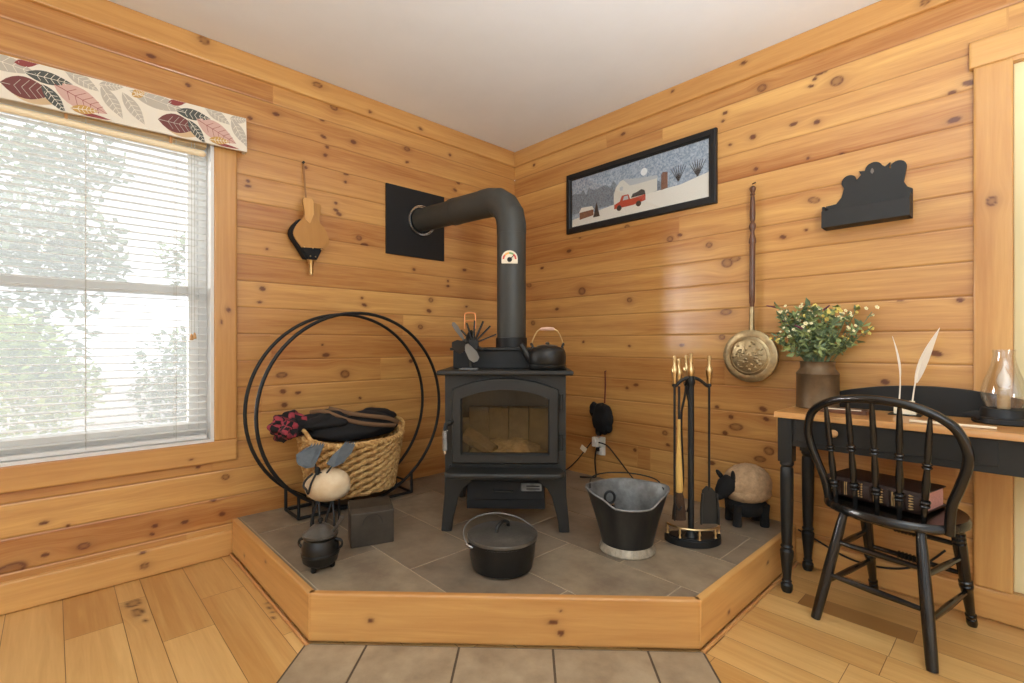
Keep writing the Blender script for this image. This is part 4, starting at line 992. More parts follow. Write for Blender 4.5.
# ------------------------------------------------------------------ picture
pic=thing('framed_picture','long black framed winter farm picture on the right wall','picture',(1.025,-.001,1.94))
W2,H2=.505,.195
rc=lambda w,h:[(-w,-h),(w,-h),(w,h),(-w,h)]
mb=MB(); mb.ring(rc(W2,H2),rc(W2-.034,H2-.034),0,.024,M=RX90,cham=.006); mb.build('frame',M['black'],pic,smooth=0)
mb=MB(); mb.ring(rc(W2-.034,H2-.034),rc(W2-.041,H2-.041),0,.014,M=RX90,cham=.001); mb.build('inner_lip',M['iron'],pic,smooth=0)
pm=[mat('print_sky',(96,120,148),.6,col2=(188,202,214),vscale=85),mat('print_snow',(226,224,214),.6),mat('print_trees',(72,90,106),.6,col2=(140,156,168),vscale=120),mat('print_barn',(214,214,204),.6),mat('print_red',(178,62,44),.6),mat('print_brown',(140,92,68),.6,col2=(96,66,54),vscale=160),mat('print_dark',(44,42,44),.6),mat('print_moon',(232,238,240),.6),mat('print_roof',(180,188,192),.6)]
mb=MB(); w,h=W2-.04,H2-.04
lay=[0.0]
def pp(poly,m):
    lay[0]+=.00012; mb.prism(poly,.004,.006+lay[0],m=m,M=RX90)
pp(rc(w,h),0)
trees=[(-w,-.07)]+[( -w+ (2*w)*i/40, (.03 if i<20 else .0)+.05*mnoise.noise(Vector((i*.9,0,3)))+(.03 if i<16 else 0)) for i in range(0,29)]+[(.22,-.07)]
pp(trees,2)
pp([(-w,-h),(w,-h),(w,-.02),(.3,-.05),(.05,-.055),(-.18,-.075),(-w,-.105)],1)
pp(arc(.075,.078,.022,0,350,16),7)
pp([(-.135,-.09),(-.135,-.01),(-.12,.03),(-.09,.06),(-.07,.065),(-.04,.05),(-.015,.01),(-.01,-.07)],3)
pp([(-.065,.066),(.05,.045),(.16,.035),(.16,-.05),(-.01,-.07),(-.02,.0)],3); pp([(-.07,.068),(.05,.048),(.16,.038),(.165,.02),(.03,.018),(-.02,.02)],8)
pp([(-.08,.015)]+[( -.08+x,.015+z) for x,z in arc(0,0,.013,0,350,10)],8)
pp([(.185,-.055),(.185,.03),(.195,.045),(.225,.04),(.225,-.05)],5)
for x in (.29,.40):
    for k in range(7):
        a_=math.radians(60+10*k); pp([(x-.003,-.03),(x+.003,-.03),(x+math.cos(a_)*.09+.001,-.03+math.sin(a_)*.09),(x+math.cos(a_)*.09-.001,-.03+math.sin(a_)*.09)],6)
pp([(-.40,-.115),(-.40,-.07),(-.33,-.06),(-.29,-.07),(-.29,-.105)],5); pp([(-.405,-.07),(-.385,-.04),(-.30,-.045),(-.285,-.068)],1)
pp([(-.29,-.12),(-.265,-.03),(-.24,-.12)],6)
# the truck: body, cab, wheels, load
pp([(-.13,-.1),(-.13,-.075),(-.09,-.062),(-.075,-.03),(-.03,-.03),(-.018,-.062),(.085,-.055),(.085,-.088),(.0,-.1)],4)
pp([(-.068,-.06),(-.06,-.037),(-.034,-.037),(-.028,-.06)],8)
pp([(-.01,-.055),(.0,-.035),(.03,-.03),(.06,-.02),(.08,-.03),(.085,-.054)],6)
for x in (-.095,.04): pp(arc(x,-.1,.017,0,345,14),6)
mb.build('print',pm,pic,smooth=0)
mb=MB(); mb.box(-w,w,-.0115,-.0105,-h,h); mb.build('picture_glass',M['pane'],pic,smooth=0)
# ------------------------------------------------------------------ bed warmer
bw=thing('bed_warmer','brass bed warmer with long turned wooden handle on the right wall','bed warmer',(1.712,-.002,.955))
R9=RX90
mb=MB(); mb.lathe([(0,.0),(.10,.0),(.118,.012),(.124,.03),(.122,.044),(.127,.048),(.127,.054),(.115,.060),(.10,.062)],40,M=R9); mb.build('pan',M['oldbrass'],bw,smooth=35)
mb=MB(); mb.lathe([(.127,.054),(.126,.060),(.112,.066),(.094,.064),(.088,.068),(.078,.072),(0,.076)],40,M=R9); lidp=mb.build('lid',M['oldbrass'],bw,smooth=35)
mb=MB(); rr=random.Random(2)
mb.tube([(.083*math.cos(2*PI*i/40),-.071,.083*math.sin(2*PI*i/40)) for i in range(40)],.0025,6,closed=True)
for i in range(60):
    a_=rr.uniform(0,2*PI); q=.074*math.sqrt(rr.random()); mb.ball((q*math.cos(a_),-.074,q*math.sin(a_)),(rr.uniform(.004,.011),.004,rr.uniform(.003,.007)),8,6)
mb.build('embossing',M['oldbrass'],lidp)
mb=MB(); mb.tube([(0,-.03,.118),(.001,-.032,.24)],[.014,.011],12); mb.build('socket',M['oldbrass'],bw)
mb=MB(); mb.turned((.001,-.032,.235),(.006,-.035,.83),[(0,.008),(.01,.010),(.03,.010),(.04,.0125),(.20,.0135),(.36,.0125),(.49,.0135),(.52,.0125),(.535,.017),(.56,.016),(.60,.010),(.62,.008),(.64,.013),(.665,.017),(.69,.013),(.70,.008),(.72,.012),(.76,.0135),(.84,.012),(.90,.010),(.915,.008),(.925,.012),(.94,.008),(.95,.011),(.975,.0155),(.99,.011),(1,0)],16); mb.build('turned_handle',M['dark_wood'],bw)
mb=MB(); mb.tube([(.006,0,.852),(.006,-.035,.838)],.003,6); mb.build('hook',M['iron'],bw)
# ------------------------------------------------------------------ wall box shelf
ws=thing('wall_shelf','black wooden wall box with scalloped back on the right wall','wall shelf',(2.170,-.001,1.518))
ws.scale=(.93,1,.93)
BK=[(-.162,.0),(-.162,.115),(-.12,.118),(-.098,.145),(-.088,.185),(-.098,.205)]+arc(-.068,.212,.030,185,40,8)+[(-.04,.212),(-.022,.232),(-.03,.25),(-.008,.246)]+arc(.025,.245,.033,160,20,8)+[(.066,.247),(.085,.262),(.08,.238),(.088,.232)]+arc(.112,.232,.030,150,-10,8)+[(.138,.20),(.132,.165),(.144,.14),(.162,.128),(.162,0)]
mb=MB(); mb.prism(BK,0,.012,M=R9); bkb=mb.build('back_board',M['shelf_black'],ws,smooth=0,bevel=.0015)
mb=MB(); P=[(0,0),(.009,.012),(.007,.024),(0,.034),(-.007,.024),(-.009,.012)]; mb.prism([(x*.7+.02,z*.8+.225) for x,z in P],.012,.0135,M=R9); mb.build('small_emblem',mat('worn_grey',(120,112,106),.6),bkb,smooth=0)
mb=MB(); mb.box(-.162,.162,-.08,-.068,0,.078); mb.build('front_panel',M['shelf_black'],ws,smooth=0,bevel=.0015)
mb=MB(); mb.box(-.16,.16,-.069,-.011,0,.010); mb.build('bottom_panel',M['shelf_black'],ws,smooth=0)
for x in (-.162,.152):
    mb=MB(); mb.box(x,x+.010,-.069,-.012,.0,.10); mb.build('end_panel',M['shelf_black'],ws,smooth=0)
# ------------------------------------------------------------------ desk
dk=thing('writing_desk','long black writing desk with pine top and turned legs along the right wall','desk',(1.955,-.19,0))
board('desk_top',(-.03,-.182,.738),Xa,Ya,Za,1.25,.36,.023,M['pine_trim'],[(.12,.1,.8),(.4,.3,.8)],dk,tone=.6,coarse=.01)
mb=MB(); mb.box(.03,1.15,-.16,-.14,.602,.715); apn=mb.build('front_apron',M['desk_black'],dk,smooth=0,bevel=.002)
mb=MB(); mb.box(.045,.62,-.164,-.158,.625,.71); drw=mb.build('drawer',M['desk_black'],dk,smooth=0,bevel=.002)
for x in (.178,.548):
    mb=MB(); mb.lathe([(.008,0),(.010,.008),(.018,.016),(.019,.024),(.012,.032),(0,.034)],16,M=Matrix.Translation((x,-.164,.674))@R9@Matrix.Scale(.8,4)); mb.build('drawer_knob',M['knobwood'],drw,label='pale wooden knob')
mb=MB(); mb.box(-.005,.012,-.14,.14,.602,.715); mb.box(-.005,.012,.13,.15,.602,.715); mb.build('side_apron',M['desk_black'],dk,smooth=0,bevel=.002)
mb=MB(); mb.box(.03,1.15,.145,.16,.602,.715); mb.build('back_apron',M['desk_black'],dk,smooth=0,bevel=.002)
for x in (0.005,1.17):
  for y in (-.14,.138):
    mb=MB(); mb.box(x-.026,x+.026,y-.026,y+.026,.535,.715)
    mb.lathe([(0,.0),(.017,.0),(.022,.012),(.0225,.03),(.015,.04),(.019,.045),(.015,.052),(.018,.09),(.025,.155),(.0255,.168),(.019,.178),(.024,.186),(.019,.195),(.021,.24),(.0235,.33),(.0245,.47),(.024,.505),(.020,.512),(.026,.522),(.026,.537)],20,M=Matrix.Translation((x,y,0)))
    mb.build('leg',M['desk_black'],dk,smooth=30)
gal=[(.11,0),(.11,.06)]+[(.11+.60*i/24,.066+.044*math.sin(PI*i/24)**.8) for i in range(25)]+[(.71,0)]
mb=MB(); mb.prism(gal,0,.016,M=Matrix.Translation((0,.176,.738))@R9); mb.build('back_gallery',M['desk_black'],dk,smooth=0,bevel=.002)
# ------------------------------------------------------------------ milk can vase and flowers
VX,VY=2.012,-.108; VZ=.7385
vs_=thing('milk_can','brown aged metal can used as a vase on the desk corner','vase',(VX,VY,VZ))
mb=MB(); mb.lathe([(0,0),(.080,0),(.082,.004),(.080,.012),(.080,.142),(.082,.146),(.080,.15),(.066,.168),(.064,.18),(.066,.196),(.068,.2),(.063,.2),(.060,.172),(.07,.14),(.07,.02),(0,.02)],32); mb.build('can',M['milkcan'],vs_,smooth=35)
fl=thing('flower_bouquet','bunch of green and yellow wild flowers in the brown can','bouquet',(VX,VY,VZ+.02))
rf=random.Random(12)
stems=MB(); lv=[MB(),MB()]; fls=[]
tips=[]
for i in range(64):
    a_=rf.uniform(0,2*PI); sp_=rf.uniform(.03,.195); hgt=rf.uniform(.25,.43)-.35*max(0,sp_-.12)
    ex,ey=sp_*math.cos(a_)*1.0,sp_*math.sin(a_)*.9
    ex=max(ex,-.150)
    if VY+ey>-.012: ey=-.012-VY-rf.uniform(0,.03)
    pts=spline([(ex*.12,ey*.12,.03),(ex*.3,ey*.3,.18),(ex*.75,ey*.75,.18+(hgt-.18)*.62),(ex,ey,hgt)],6)
    stems.tube(pts,.0016,5); tips.append((pts,a_))
    for k in range(rf.randint(13,20)):
        p=pts[rf.randint(8,len(pts)-1)]
        d=Vector((rf.uniform(-1,1),rf.uniform(-1,.75),rf.uniform(-.5,.9))).normalized()
        L=rf.uniform(.018,.046); s_=d.cross(Vector((rf.uniform(-1,1),rf.uniform(-1,1),1))).normalized()*L*rf.uniform(.2,.34)
        q=p+d*L; 
        if VY+q.y>-.008: continue
        m_=p+d*L*.5; u=d.cross(s_).normalized()*L*.12
        lv[rf.randint(0,1)].add([p,m_+s_+u,q,m_-s_+u,m_-u*.3],[(0,1,4),(1,2,4),(2,3,4),(3,0,4)])
stems.build('stems',M['leafdark'],fl)
o=lv[0].build('foliage',M['leaf'],fl,smooth=0); o['kind']='stuff'
o=lv[1].build('dark_foliage',M['leafdark'],fl,smooth=0); o['kind']='stuff'
def blossom(mb,p,r,d):
    q=d.to_track_quat('Z','Y').to_matrix().to_4x4(); Mx=Matrix.Translation(p)@q
    for k in range(5):
        a_=2*PI*k/5; mb.ball((math.cos(a_)*r*.6,math.sin(a_)*r*.6,0),(r*.48,r*.48,r*.16),8,5,M=Mx)
    mb.ball((0,0,r*.1),r*.28,8,5,m=1,M=Mx)
for i,(pts,a_) in enumerate(tips[:40]):
    p=pts[-1]; d=Vector((math.cos(a_)*.5+.35,-.8,.5)).normalized()
    mb=MB(); mm_=M['petal'] if i%3 else M['petaly']
    if i%9==4:
        for k in range(9): 
            q=p+Vector((math.cos(a_),min(0,math.sin(a_)),.25))*.006*k; mb.ball(q,.0055-.0003*k,7,5)
        mb.build('flower_spike',M['purple'],fl); continue
    for k in range(rf.randint(2,4)):
        q=p+Vector((rf.uniform(-.022,.022),rf.uniform(-.022,.012),rf.uniform(-.02,.02)))
        if VY+q.y>-.02: q.y=-.02-VY
        blossom(mb,q,rf.uniform(.005,.0095),d)
    mb.build('flower',[mm_,M['petaly']],fl)
# ------------------------------------------------------------------ quills, ink well, lamp, papers
IX,IY=2.312,-.115; DZ=.7383
ik=thing('ink_well','small cream inkwell holding two feather quills behind the chair back','inkwell',(IX,IY,DZ))
mb=MB(); mb.box(-.034,.034,-.017,.017,.004,.036)
for x in (-.020,.020): mb.lathe([(.012,.036),(.013,.044),(.009,.050),(.009,.056),(.006,.056),(.006,.036)],16,M=Matrix.Translation((x,0,0)))
mb.build('well',M['paper'],ik,bevel=.002)
mb=MB(); mb.box(-.05,.05,-.035,.035,.0002,.004,M=Matrix.Translation((0,0,-.0002))); mb.build('well_tray',M['black'],ik,smooth=0,bevel=.001)
rv3=Vector((.6864,.7272,0))
def quill(name,label,base,top,bend,wd,barb):
    b=Vector(base);t=Vector(top); d=t-b; side=d.cross(Vector((.7272,-.6864,0))).normalized()
    o=thing(name,label,'quill',base,0,'quills in the inkwell')
    pts=[]; n=14
    for i in range(n+1):
        s_=i/n; pts.append(d*s_+side*bend*math.sin(PI*s_))
    mb=MB(); mb.tube(pts,[.0028-.002*i/n for i in range(n+1)],6); mb.build('shaft',M['feather'],o)
    L=[];Rr=[]
    for i in range(n+1):
        s_=i/n
        wv=0 if s_<barb else wd*math.sin(PI*min(1,((s_-barb)/(1-barb))**.75*.97+.02))
        L.append(pts[i]-side*wv*.45); Rr.append(pts[i]+side*wv)
    mb=MB(); f=Vector((.7272,-.6864,0))*.0006
    V=[];k0=next(i for i in range(n+1) if i/n>=barb)
    idx=list(range(k0,n+1)); m_=len(idx)
    for i in idx: V+= [L[i]+f,Rr[i]+f,L[i]-f,Rr[i]-f]
    Fq=[]
    for a in range(m_-1):
        q=a*4; Fq+=[(q,q+4,q+5,q+1),(q+2,q+3,q+7,q+6),(q,q+2,q+6,q+4),(q+1,q+5,q+7,q+3)]
    mb.add(V,Fq); mb.build('vane',M['feather'],o,smooth=0)
quill('feather_quill','broad white feather quill leaning right in the inkwell',(IX+.020,IY,DZ+.04),(IX+.100,IY+.0,DZ+.335),-.022,.024,.26)
quill('feather_quill','thin narrow white feather quill leaning left in the inkwell',(IX-.020,IY,DZ+.04),(IX-.040,IY,DZ+.305),.016,.006,.35)
lx,ly=2.580,-.118
lp=thing('hurricane_lamp','glass chimney lamp with black dish base at the right of the desk','lamp',(lx,ly,DZ),A45)
mb=MB(); mb.lathe([(0,0),(.080,0),(.083,.004),(.082,.018),(.078,.022),(.066,.022),(.062,.030),(.060,.048),(.056,.052),(.050,.05),(0,.048)],36); mb.build('dish_base',M['black'],lp,smooth=40)
mb=MB(); mb.tube([(-.085,0,.026),(-.105,0,.030),(-.14,0,.034)],[.018,.014,.002],10,flat=.35); mb.build('leaf_handle',M['black'],lp)
mb=MB(); mb.tube([(.075+.022*math.cos(2*PI*i/24),-.05,.038+.022*math.sin(2*PI*i/24)) for i in range(24)],.003,7,closed=True); mb.build('finger_ring',M['steel'],lp,label='shiny finger ring')
mb=MB(); mb.lathe([(.012,.048),(.017,.052),(.017,.118),(.012,.124),(0,.124)],16); cd=mb.build('candle_tube',mat('candle_sleeve',(196,168,128),.5),lp)
mb=MB(); mb.lathe([(.008,.122),(.016,.136),(.018,.15),(.013,.168),(.006,.182),(.002,.198),(0,.2)],16); mb.build('bulb',M['bulb'],cd)
pr=[(.046,.052),(.055,.075),(.0605,.095),(.0595,.112),(.052,.145),(.040,.18),(.032,.21),(.0285,.235),(.0295,.255)]
mb=MB(); mb.lathe(pr+[(r-.002,z) for r,z in reversed(pr)]+[pr[0]],40,caps=False); mb.build('chimney',M['chimney'],lp,smooth=80)
o=MB(); o.box(-.11,.11,-.006,.006,0,.008); o=o.build('white_ruler',M['paper'],smooth=0,bevel=.002); o.location=(2.46,-.315,DZ+.0006); o.rotation_euler=(0,0,.03); tag(o,'pale wooden ruler lying near the front edge of the desk','ruler')
tr_=thing('pen_tray','small dark tray lying on the desk behind the chair spindles','tray',(2.128,-.215,DZ+.0004),.02)
mb=MB(); mb.box(-.085,.085,-.035,.035,0,.006); mb.box(-.085,.085,-.035,-.03,.006,.014); mb.box(-.085,.085,.03,.035,.006,.014); mb.box(-.085,-.08,-.03,.03,.006,.014); mb.box(.08,.085,-.03,.03,.006,.014); mb.build('tray',M['dark_wood'],tr_,smooth=0)
o=MB(); o.box(-.062,.062,-.004,.004,0,.008); o=o.build('letter_opener',M['paper'],smooth=0,bevel=.002); o.location=(2.128,-.215,DZ+.0068); tag(o,'cream letter opener lying in the small dark tray','letter opener')
# ------------------------------------------------------------------ chair
CA=math.radians(-12); CO=(2.313,-.285,0)
ch=thing('wooden_chair','black bow back wooden chair with turned spindles facing the desk','chair',CO,CA)
SY=-.035; ST=.438
seat=[]
for i in range(40):
    t=2*PI*i/40; c,s_=math.cos(t),math.sin(t)
    x=.208*math.copysign(abs(c)**.85,c); y=.190*math.copysign(abs(s_)**.9,s_)+SY
    if s_>0: x*=1.0-.06*s_
    seat.append((x,y))
def scl(P,k): return [(x*k,(y-SY)*k+SY) for x,y in P]
mb=MB(); L=[scl(seat,.93),scl(seat,1),scl(seat,1.0),scl(seat,.97),scl(seat,.8),scl(seat,.4)]; zz=[ST-.036,ST-.026,ST-.010,ST-.001,ST-.006,ST-.010]
vs=[(x,y,z) for l,z in zip(L,zz) for x,y in l]; n=40
fs=[(k*n+i,k*n+(i+1)%n,(k+1)*n+(i+1)%n,(k+1)*n+i) for k in range(5) for i in range(n)]+[tuple(reversed(range(n))),tuple(5*n+i for i in range(n))]
mb.add(vs,fs); mb.build('seat',M['chair_black'],ch,smooth=50)
def lean(z): return -.150-(z-ST)*.20
bh_=[(.166,ST-.03),(.176,.50),(.196,.565),(.216,.635),(.219,.695),(.190,.765),(.11,.812)]
bowp=[(-x*1.05+.010,z) for x,z in bh_]+[(.010,.826)]+[(x*1.05+.010,z) for x,z in bh_[::-1]]
bs=spline([(x,lean(z)+.03*(abs(x)/.2)**2*0.6,z) for x,z in bowp],8)
mb=MB(); mb.tube(bs,.0145,12); mb.build('bow',M['chair_black'],ch)
spp=[(0,.0055),(.03,.0075),(.13,.009),(.165,.0085),(.17,.0135),(.18,.015),(.19,.0135),(.193,.008),(.203,.008),(.206,.014),(.218,.016),(.23,.014),(.233,.008),(.26,.010),(.40,.0115),(.52,.0085),(.53,.0085),(.533,.0125),(.542,.0145),(.551,.0125),(.554,.0085),(.562,.0085),(.565,.0125),(.574,.0145),(.583,.0125),(.586,.0085),(.68,.0105),(.88,.009),(.97,.0065),(1,.005)]
for xb,xt in ((-.134,-.142),(-.070,-.066),(-.004,.010),(.060,.086),(.126,.162)):
    zt=.822-.032*(abs(xt)/.146)**2.2
    mb=MB(); mb.turned((xb,lean(ST)+.0,ST-.012),(xt,lean(zt)+.01*(abs(xt)/.16),zt),spp,12); mb.build('spindle',M['chair_black'],ch)
plain_leg=[(0,.0155),(.04,.0165),(.45,.0185),(.8,.0165),(1,.013)]
turn_leg=[(0,.013),(.03,.0165),(.07,.0155),(.075,.012),(.09,.0165),(.11,.0165),(.115,.013),(.36,.018),(.37,.0205),(.39,.0205),(.40,.016),(.41,.0205),(.43,.0205),(.44,.017),(.72,.0205),(.78,.0205),(.79,.016),(.80,.0205),(.82,.0205),(.83,.016),(.84,.021),(.86,.021),(.87,.016),(.89,.021),(.91,.021),(.92,.016),(1,.014)]
feet={'rl':((-.172,-.222,.0),(-.112,-.135,ST-.03)),'rr':((.172,-.222,.0),(.112,-.135,ST-.03)),'fl':((-.155,.20,.0),(-.140,.075,ST-.03)),'fr':((.148,.208,.0),(.140,.075,ST-.03))}
for k,(a,b) in feet.items():
    mb=MB(); mb.turned(a,b,plain_leg if k[0]=='r' else turn_leg,16); mb.build('leg',M['chair_black'],ch)
def on(k,z):
    a,b=Vector(feet[k][0]),Vector(feet[k][1]); return a+(b-a)*(z/b.z)
strp=[(0,.007),(.1,.0085),(.5,.0115),(.9,.0085),(1,.007)]
frp=[(0,.007),(.1,.009),(.3,.010)]+[x for k in range(9) for x in ((.32+.04*k,.0095),(.335+.04*k,.0145),(.35+.04*k,.0145))]+[(.69,.0095),(.9,.009),(1,.007)]
for a,b,z,p in (('rl','rr',.285,strp),('rl','rr',.165,strp),('rr','fr',.265,strp),('rr','fr',.135,strp),('rl','fl',.265,strp),('rl','fl',.135,strp),('fl','fr',.31,frp),('fl','fr',.20,frp)):
    mb=MB(); mb.turned(on(a,z),on(b,z),p,10); mb.build('stretcher',M['chair_black'],ch)
# ------------------------------------------------------------------ big book on the seat
BL,BW,BH=.305,.20,.072
c,s_=math.cos(CA),math.sin(CA)
bc=(-.046,.0)
bkk=thing('leather_book','thick brown leather book with gilt spine lying on the chair seat','book',(CO[0]+bc[0]*c-bc[1]*s_,CO[1]+bc[0]*s_+bc[1]*c,ST-.0005),CA)
mb=MB(); mb.box(-BL/2,BL/2,-BW/2+.01,BW/2,0,.005); mb.box(-BL/2,BL/2,-BW/2+.01,BW/2,BH-.005,BH)
P=[(BW/2*-1+.012,.0),(-BW/2,.012),(-BW/2-.004,BH/2),(-BW/2,BH-.012),(-BW/2+.012,BH),(-BW/2+.018,BH),(-BW/2+.018,0)]
mb.prism(P,-BL/2,BL/2,M=Matrix(((0,0,1,0),(1,0,0,0),(0,1,0,0),(0,0,0,1)))); cv=mb.build('cover',M['leather'],bkk,smooth=20,bevel=.0015)
mb=MB(); mb.box(-BL/2+.006,BL/2-.006,-BW/2+.018,BW/2-.006,.005,BH-.005); mb.build('page_block',M['pages'],bkk,smooth=0)
for x in (-.10,-.055,.0,.055,.10):
    mb=MB(); mb.box(x-.004,x+.004,-BW/2-.0075,-BW/2+.004,.008,BH-.008); mb.build('raised_band',M['leather'],cv,smooth=0,bevel=.002)
mb=MB(); rg=random.Random(5)
yb=-BW/2-.0052
for x in (-.082,-.076,.012,.018,.068,.074): mb.box(x-.001,x+.001,yb-.0005,yb+.006,.012,BH-.012)
for x0,k in ((-.125,1),(-.03,0),(.034,1),(.122,1)):
    for i in range(6):
        z=.016+.009*i
        if k: mb.prism([(x0-.007,z),(x0+.004*(-1)**i,z+.0035),(x0+.008,z),(x0-.002,z-.003)],-.0006,.002,M=WALLX(yb))
        else: mb.box(x0-.010,x0-.004,yb-.0005,yb+.006,z,z+.005); mb.box(x0+.002,x0+.006,yb-.0005,yb+.006,z,z+.005)
mb.build('gilt_tooling',M['gilt'],cv,smooth=0,label='gilt spine ornament')
# ------------------------------------------------------------------ valance
va=thing('window_valance','cream fabric valance printed with red and grey leaves above the window','valance',(.022,-1.838,1.935))
va.rotation_euler=(.028,0,0)
VL=1.24; VH=.158; VD=.045
fm=[M['fabric'],mat('print_maroon',(118,72,70),.9),mat('print_pink',(206,170,158),.9),mat('print_grey',(186,178,164),.9),mat('print_charcoal',(84,88,84),.9),mat('print_ochre',(196,156,90),.9),mat('print_tan',(206,178,140),.9),mat('print_red',(142,72,70),.9)]
mb=MB()
# front fabric with slight waves, both ends wrapped back to the wall
def fy(u): return .002*math.sin(u*9)+.001*math.sin(u*23)
n=80
vs=[]
for i in range(n+1):
    u=-VL*i/n
    for x,z in ((VD,0),(VD,VH),(VD-.012,VH),(VD-.012,0)): vs.append((x+fy(u),u,z+(.001*math.sin(u*31) if z==0 else 0)))
fs=[]
for i in range(n):
    for k in range(4): fs.append((i*4+k,i*4+(k+1)%4,(i+1)*4+(k+1)%4,(i+1)*4+k))
fs+= [(0,1,2,3),(n*4+3,n*4+2,n*4+1,n*4)]
mb.add(vs,fs); mb.box(.001,VD,-.012,0,-.001,VH); mb.box(.001,VD,-VL,-VL+.012,0,VH); mb.box(.001,VD-.002,-VL+.012,-.012,VH-.012,VH-.002)
def leaf(u,z,L,W,ang,m,vein=None,layer=0):
    L*=1.16; W*=1.2; ca,sa=math.cos(ang),math.sin(ang); P=[]
    k=9
    for i in range(k+1):
        t=i/k; P.append((L*(t-.5), W*math.sin(PI*t**.85)))
    P+=[(x,-w) for x,w in reversed(P[1:-1])]
    def put(poly,mi,off):
        o=[]
        for x,w in poly:
            uu=u+x*ca-w*sa; zz=z+x*sa+w*ca
            o.append((min(max(uu,-VL+.001),-.001),min(max(zz,.002),VH-.001)))
        b=[(VD+fy(a)+off,a,zz_) for a,zz_ in o]; q=[(VD+fy(a)-.001,a,zz_) for a,zz_ in o]; kk=len(b)
        mb.add(b+q,[tuple(range(kk))]+[(i,(i+1)%kk,kk+(i+1)%kk,kk+i) for i in range(kk)],mi)
    put(P,m,.0006+layer*.0004)
    if vein is not None:
        put([(-L*.48,-.0012),(L*.48,-.0006),(L*.48,.0006),(-L*.48,.0012)],vein,.001+layer*.0004)
        for i in range(1,6):
            x=-L*.4+L*.14*i; ww=W*.8*math.sin(PI*((x/L+.5))**.85)
            for sg in (-1,1): put([(x,0),(x+.002,0),(x+ww*.75,sg*ww),(x+ww*.75-.002,sg*ww)] ,vein,.001+layer*.0004)
for rep in range(3):
    b=-.47*rep-.0
    leaf(b-.030,.080,.115,.020,-1.05,3,0)
    leaf(b-.030,.146,.07,.016,.2,3,0)
    leaf(b-.125,.062,.15,.034,-.42,2,7,1)
    leaf(b-.115,.024,.075,.014,.12,5,0,2)
    leaf(b-.205,.040,.095,.017,-.95,4,0,2)
    leaf(b-.275,.056,.125,.034,.0,1,3,1)
    leaf(b-.255,.022,.10,.016,.0,6,None,0)
    leaf(b-.215,.113,.115,.020,.0,4,0,1)
    leaf(b-.345,.132,.17,.028,-.14,3,0)
    leaf(b-.430,.075,.115,.020,-1.0,3,0)
    leaf(b-.275,.150,.06,.012,.3,7,None,1)
    leaf(b-.120,.138,.10,.020,-.5,3,0)
    leaf(b-.410,.146,.055,.014,.7,5,0,1)
    leaf(b-.09,.008,.10,.006,-.05,7,None,0)
o=mb.build('fabric',fm,va,smooth=0)
WORLD,SUN,BACK_FILL,SIDE_FILL,CORNER_FILL,UP,EXPO=1.35,15,1,1,32,78,-0.18
# ------------------------------------------------------------------ outdoors, seen through the blind
gr=MB(); gr.box(-30,-.3,-25,20,-.7,-.6); struct(gr.build('ground',mat('pale_gravel',(140,138,136),.9,var=.15,vscale=6),smooth=0))
def tree(name,label,cat,loc,h,r,n,m,seed,ls):
    t=thing(name,label,cat,loc,0,'greenery outside the window')
    rg=random.Random(seed)
    if h>2:
        mb=MB(); mb.tube([(0,0,0),(.05,0,h*.4),(-.03,.05,h*.8)],[.12,.09,.03],8); mb.build('trunk',mat('bark',(96,80,64),.9),t)
    cl=[(rg.uniform(-r,r)*.7,rg.uniform(-r,r)*.7,h*.25+rg.random()*h*.75) for _ in range(16)]
    mb=MB()
    for i in range(n):
        c=cl[i%16]; d=Vector((rg.gauss(0,1),rg.gauss(0,1),rg.gauss(0,1))).normalized()*r*.5*rg.random()**.4
        p=Vector(c)+d
        if p.z<.02: continue
        a=Vector((rg.uniform(-1,1),rg.uniform(-1,1),rg.uniform(-.6,.6))).normalized()*ls*rg.uniform(.6,1.3); b=a.cross(Vector((rg.uniform(-1,1),rg.uniform(-1,1),1))).normalized()*ls*.5
        mb.add([p-a,p+b,p+a,p-b],[(0,1,2,3)])
    o=mb.build('foliage',m,t,smooth=0); o['kind']='stuff'
g1=mat('tree_green',(98,124,62),.8,var=.3,vscale=2); g2=mat('tree_light',(150,172,80),.8,var=.25,vscale=2); g3=mat('tree_grey',(122,142,100),.8,var=.25,vscale=2)
tree('garden_tree','tall grey green leafy tree outside the left part of the window','tree',(-8.5,-3.4,-.6),5.6,1.7,5200,g3,1,.11)
tree('garden_tree','tall mid green leafy tree outside the right part of the window','tree',(-9.5,.6,-.6),5.4,1.6,5200,g1,2,.11)
tree('garden_shrub','yellow green shrub outside the lower left of the window','shrub',(-5.6,-2.95,-.6),1.75,.85,2600,g2,3,.07)
tree('garden_shrub','grey green shrub outside the lower right of the window','shrub',(-6.6,-.7,-.6),1.5,.9,2400,g3,4,.07)

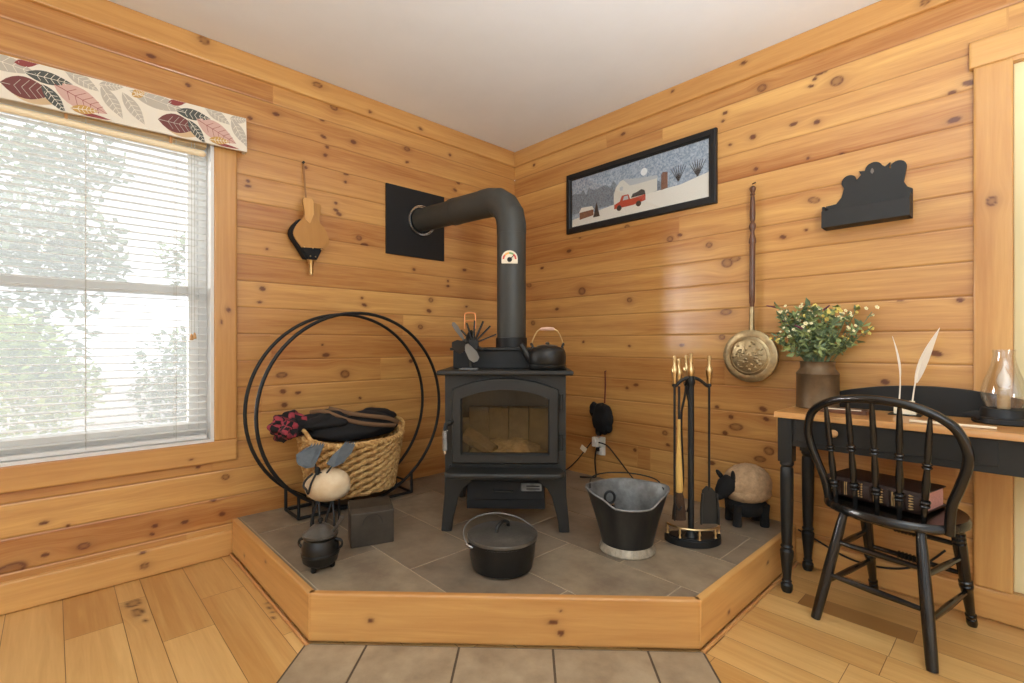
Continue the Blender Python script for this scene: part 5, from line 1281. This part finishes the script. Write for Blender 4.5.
# ------------------------------------------------------------------ light
w=bpy.data.worlds.new('sky'); sc.world=w; w.use_nodes=True
bg=w.node_tree.nodes['Background']; bg.inputs[0].default_value=(.92,.96,1,1); bg.inputs[1].default_value=WORLD
def light(kind,name,loc,direction,energy,color=(1,1,1),**kw):
    l=bpy.data.lights.new(name,kind); l.energy=energy; l.color=color
    for k,v in kw.items(): setattr(l,k,v)
    o=bpy.data.objects.new(name,l); COL.objects.link(o); o.location=loc
    o.rotation_euler=Vector(direction).to_track_quat('-Z','Y').to_euler(); return o
light('SUN','daylight',(-4,-4,5),(1.0,1.0,-.26),SUN,(1,.97,.93),angle=math.radians(40))
light('AREA','back_fill_light',(2.55,-5.1,1.4),(0,1,-.05),BACK_FILL,(1,.98,.95),shape='RECTANGLE',size=2.6,size_y=1.35)  # added fill light, unseen, in the rear wall opening
light('AREA','side_fill_light',(5.1,-2.5,1.4),(-1,0,-.05),SIDE_FILL,(1,.98,.95),shape='RECTANGLE',size=2.9,size_y=1.5)  # added fill light, unseen, in the side wall opening
light('AREA','corner_fill_light',(2.98,-1.72,1.35),(-.62,.28,1),CORNER_FILL,(.90,.965,1),shape='DISK',size=.3,spread=math.radians(135))  # added fill, out of view, tilted to brighten ceiling and upper walls
light('AREA','ceiling_fill_light',(4.1,-3.5,1.35),(0,0,1),UP,(.88,.955,1),shape='DISK',size=.45)  # added uplight, out of view, imitating flash bounced off the ceiling
light('AREA','ceiling_fill_light',(3.3,-4.3,1.35),(0,0,1),UP,(.88,.955,1),shape='DISK',size=.45)  # second added uplight for the same ceiling bounce
# ------------------------------------------------------------------ camera
cam=bpy.data.cameras.new('camera'); co=bpy.data.objects.new('camera',cam); COL.objects.link(co)
cam.sensor_width=36; cam.lens=36*487/1024; cam.shift_y=2.5/1024; cam.clip_start=.02
co.location=(2.6378,-2.5173,1.0130)
Fd=Vector((-.72725,.68638,0)); co.rotation_euler=Fd.to_track_quat('-Z','Y').to_euler()
sc.camera=co
sc.view_settings.view_transform='Standard'; sc.view_settings.look='None'; sc.view_settings.gamma=1; sc.view_settings.use_curve_mapping=False
sc.view_settings.exposure=EXPO
sc.cycles.use_denoising=True; sc.cycles.max_bounces=10; sc.cycles.diffuse_bounces=5; sc.cycles.transparent_max_bounces=24
sc.cycles.caustics_reflective=False; sc.cycles.caustics_refractive=False; sc.cycles.sample_clamp_indirect=6
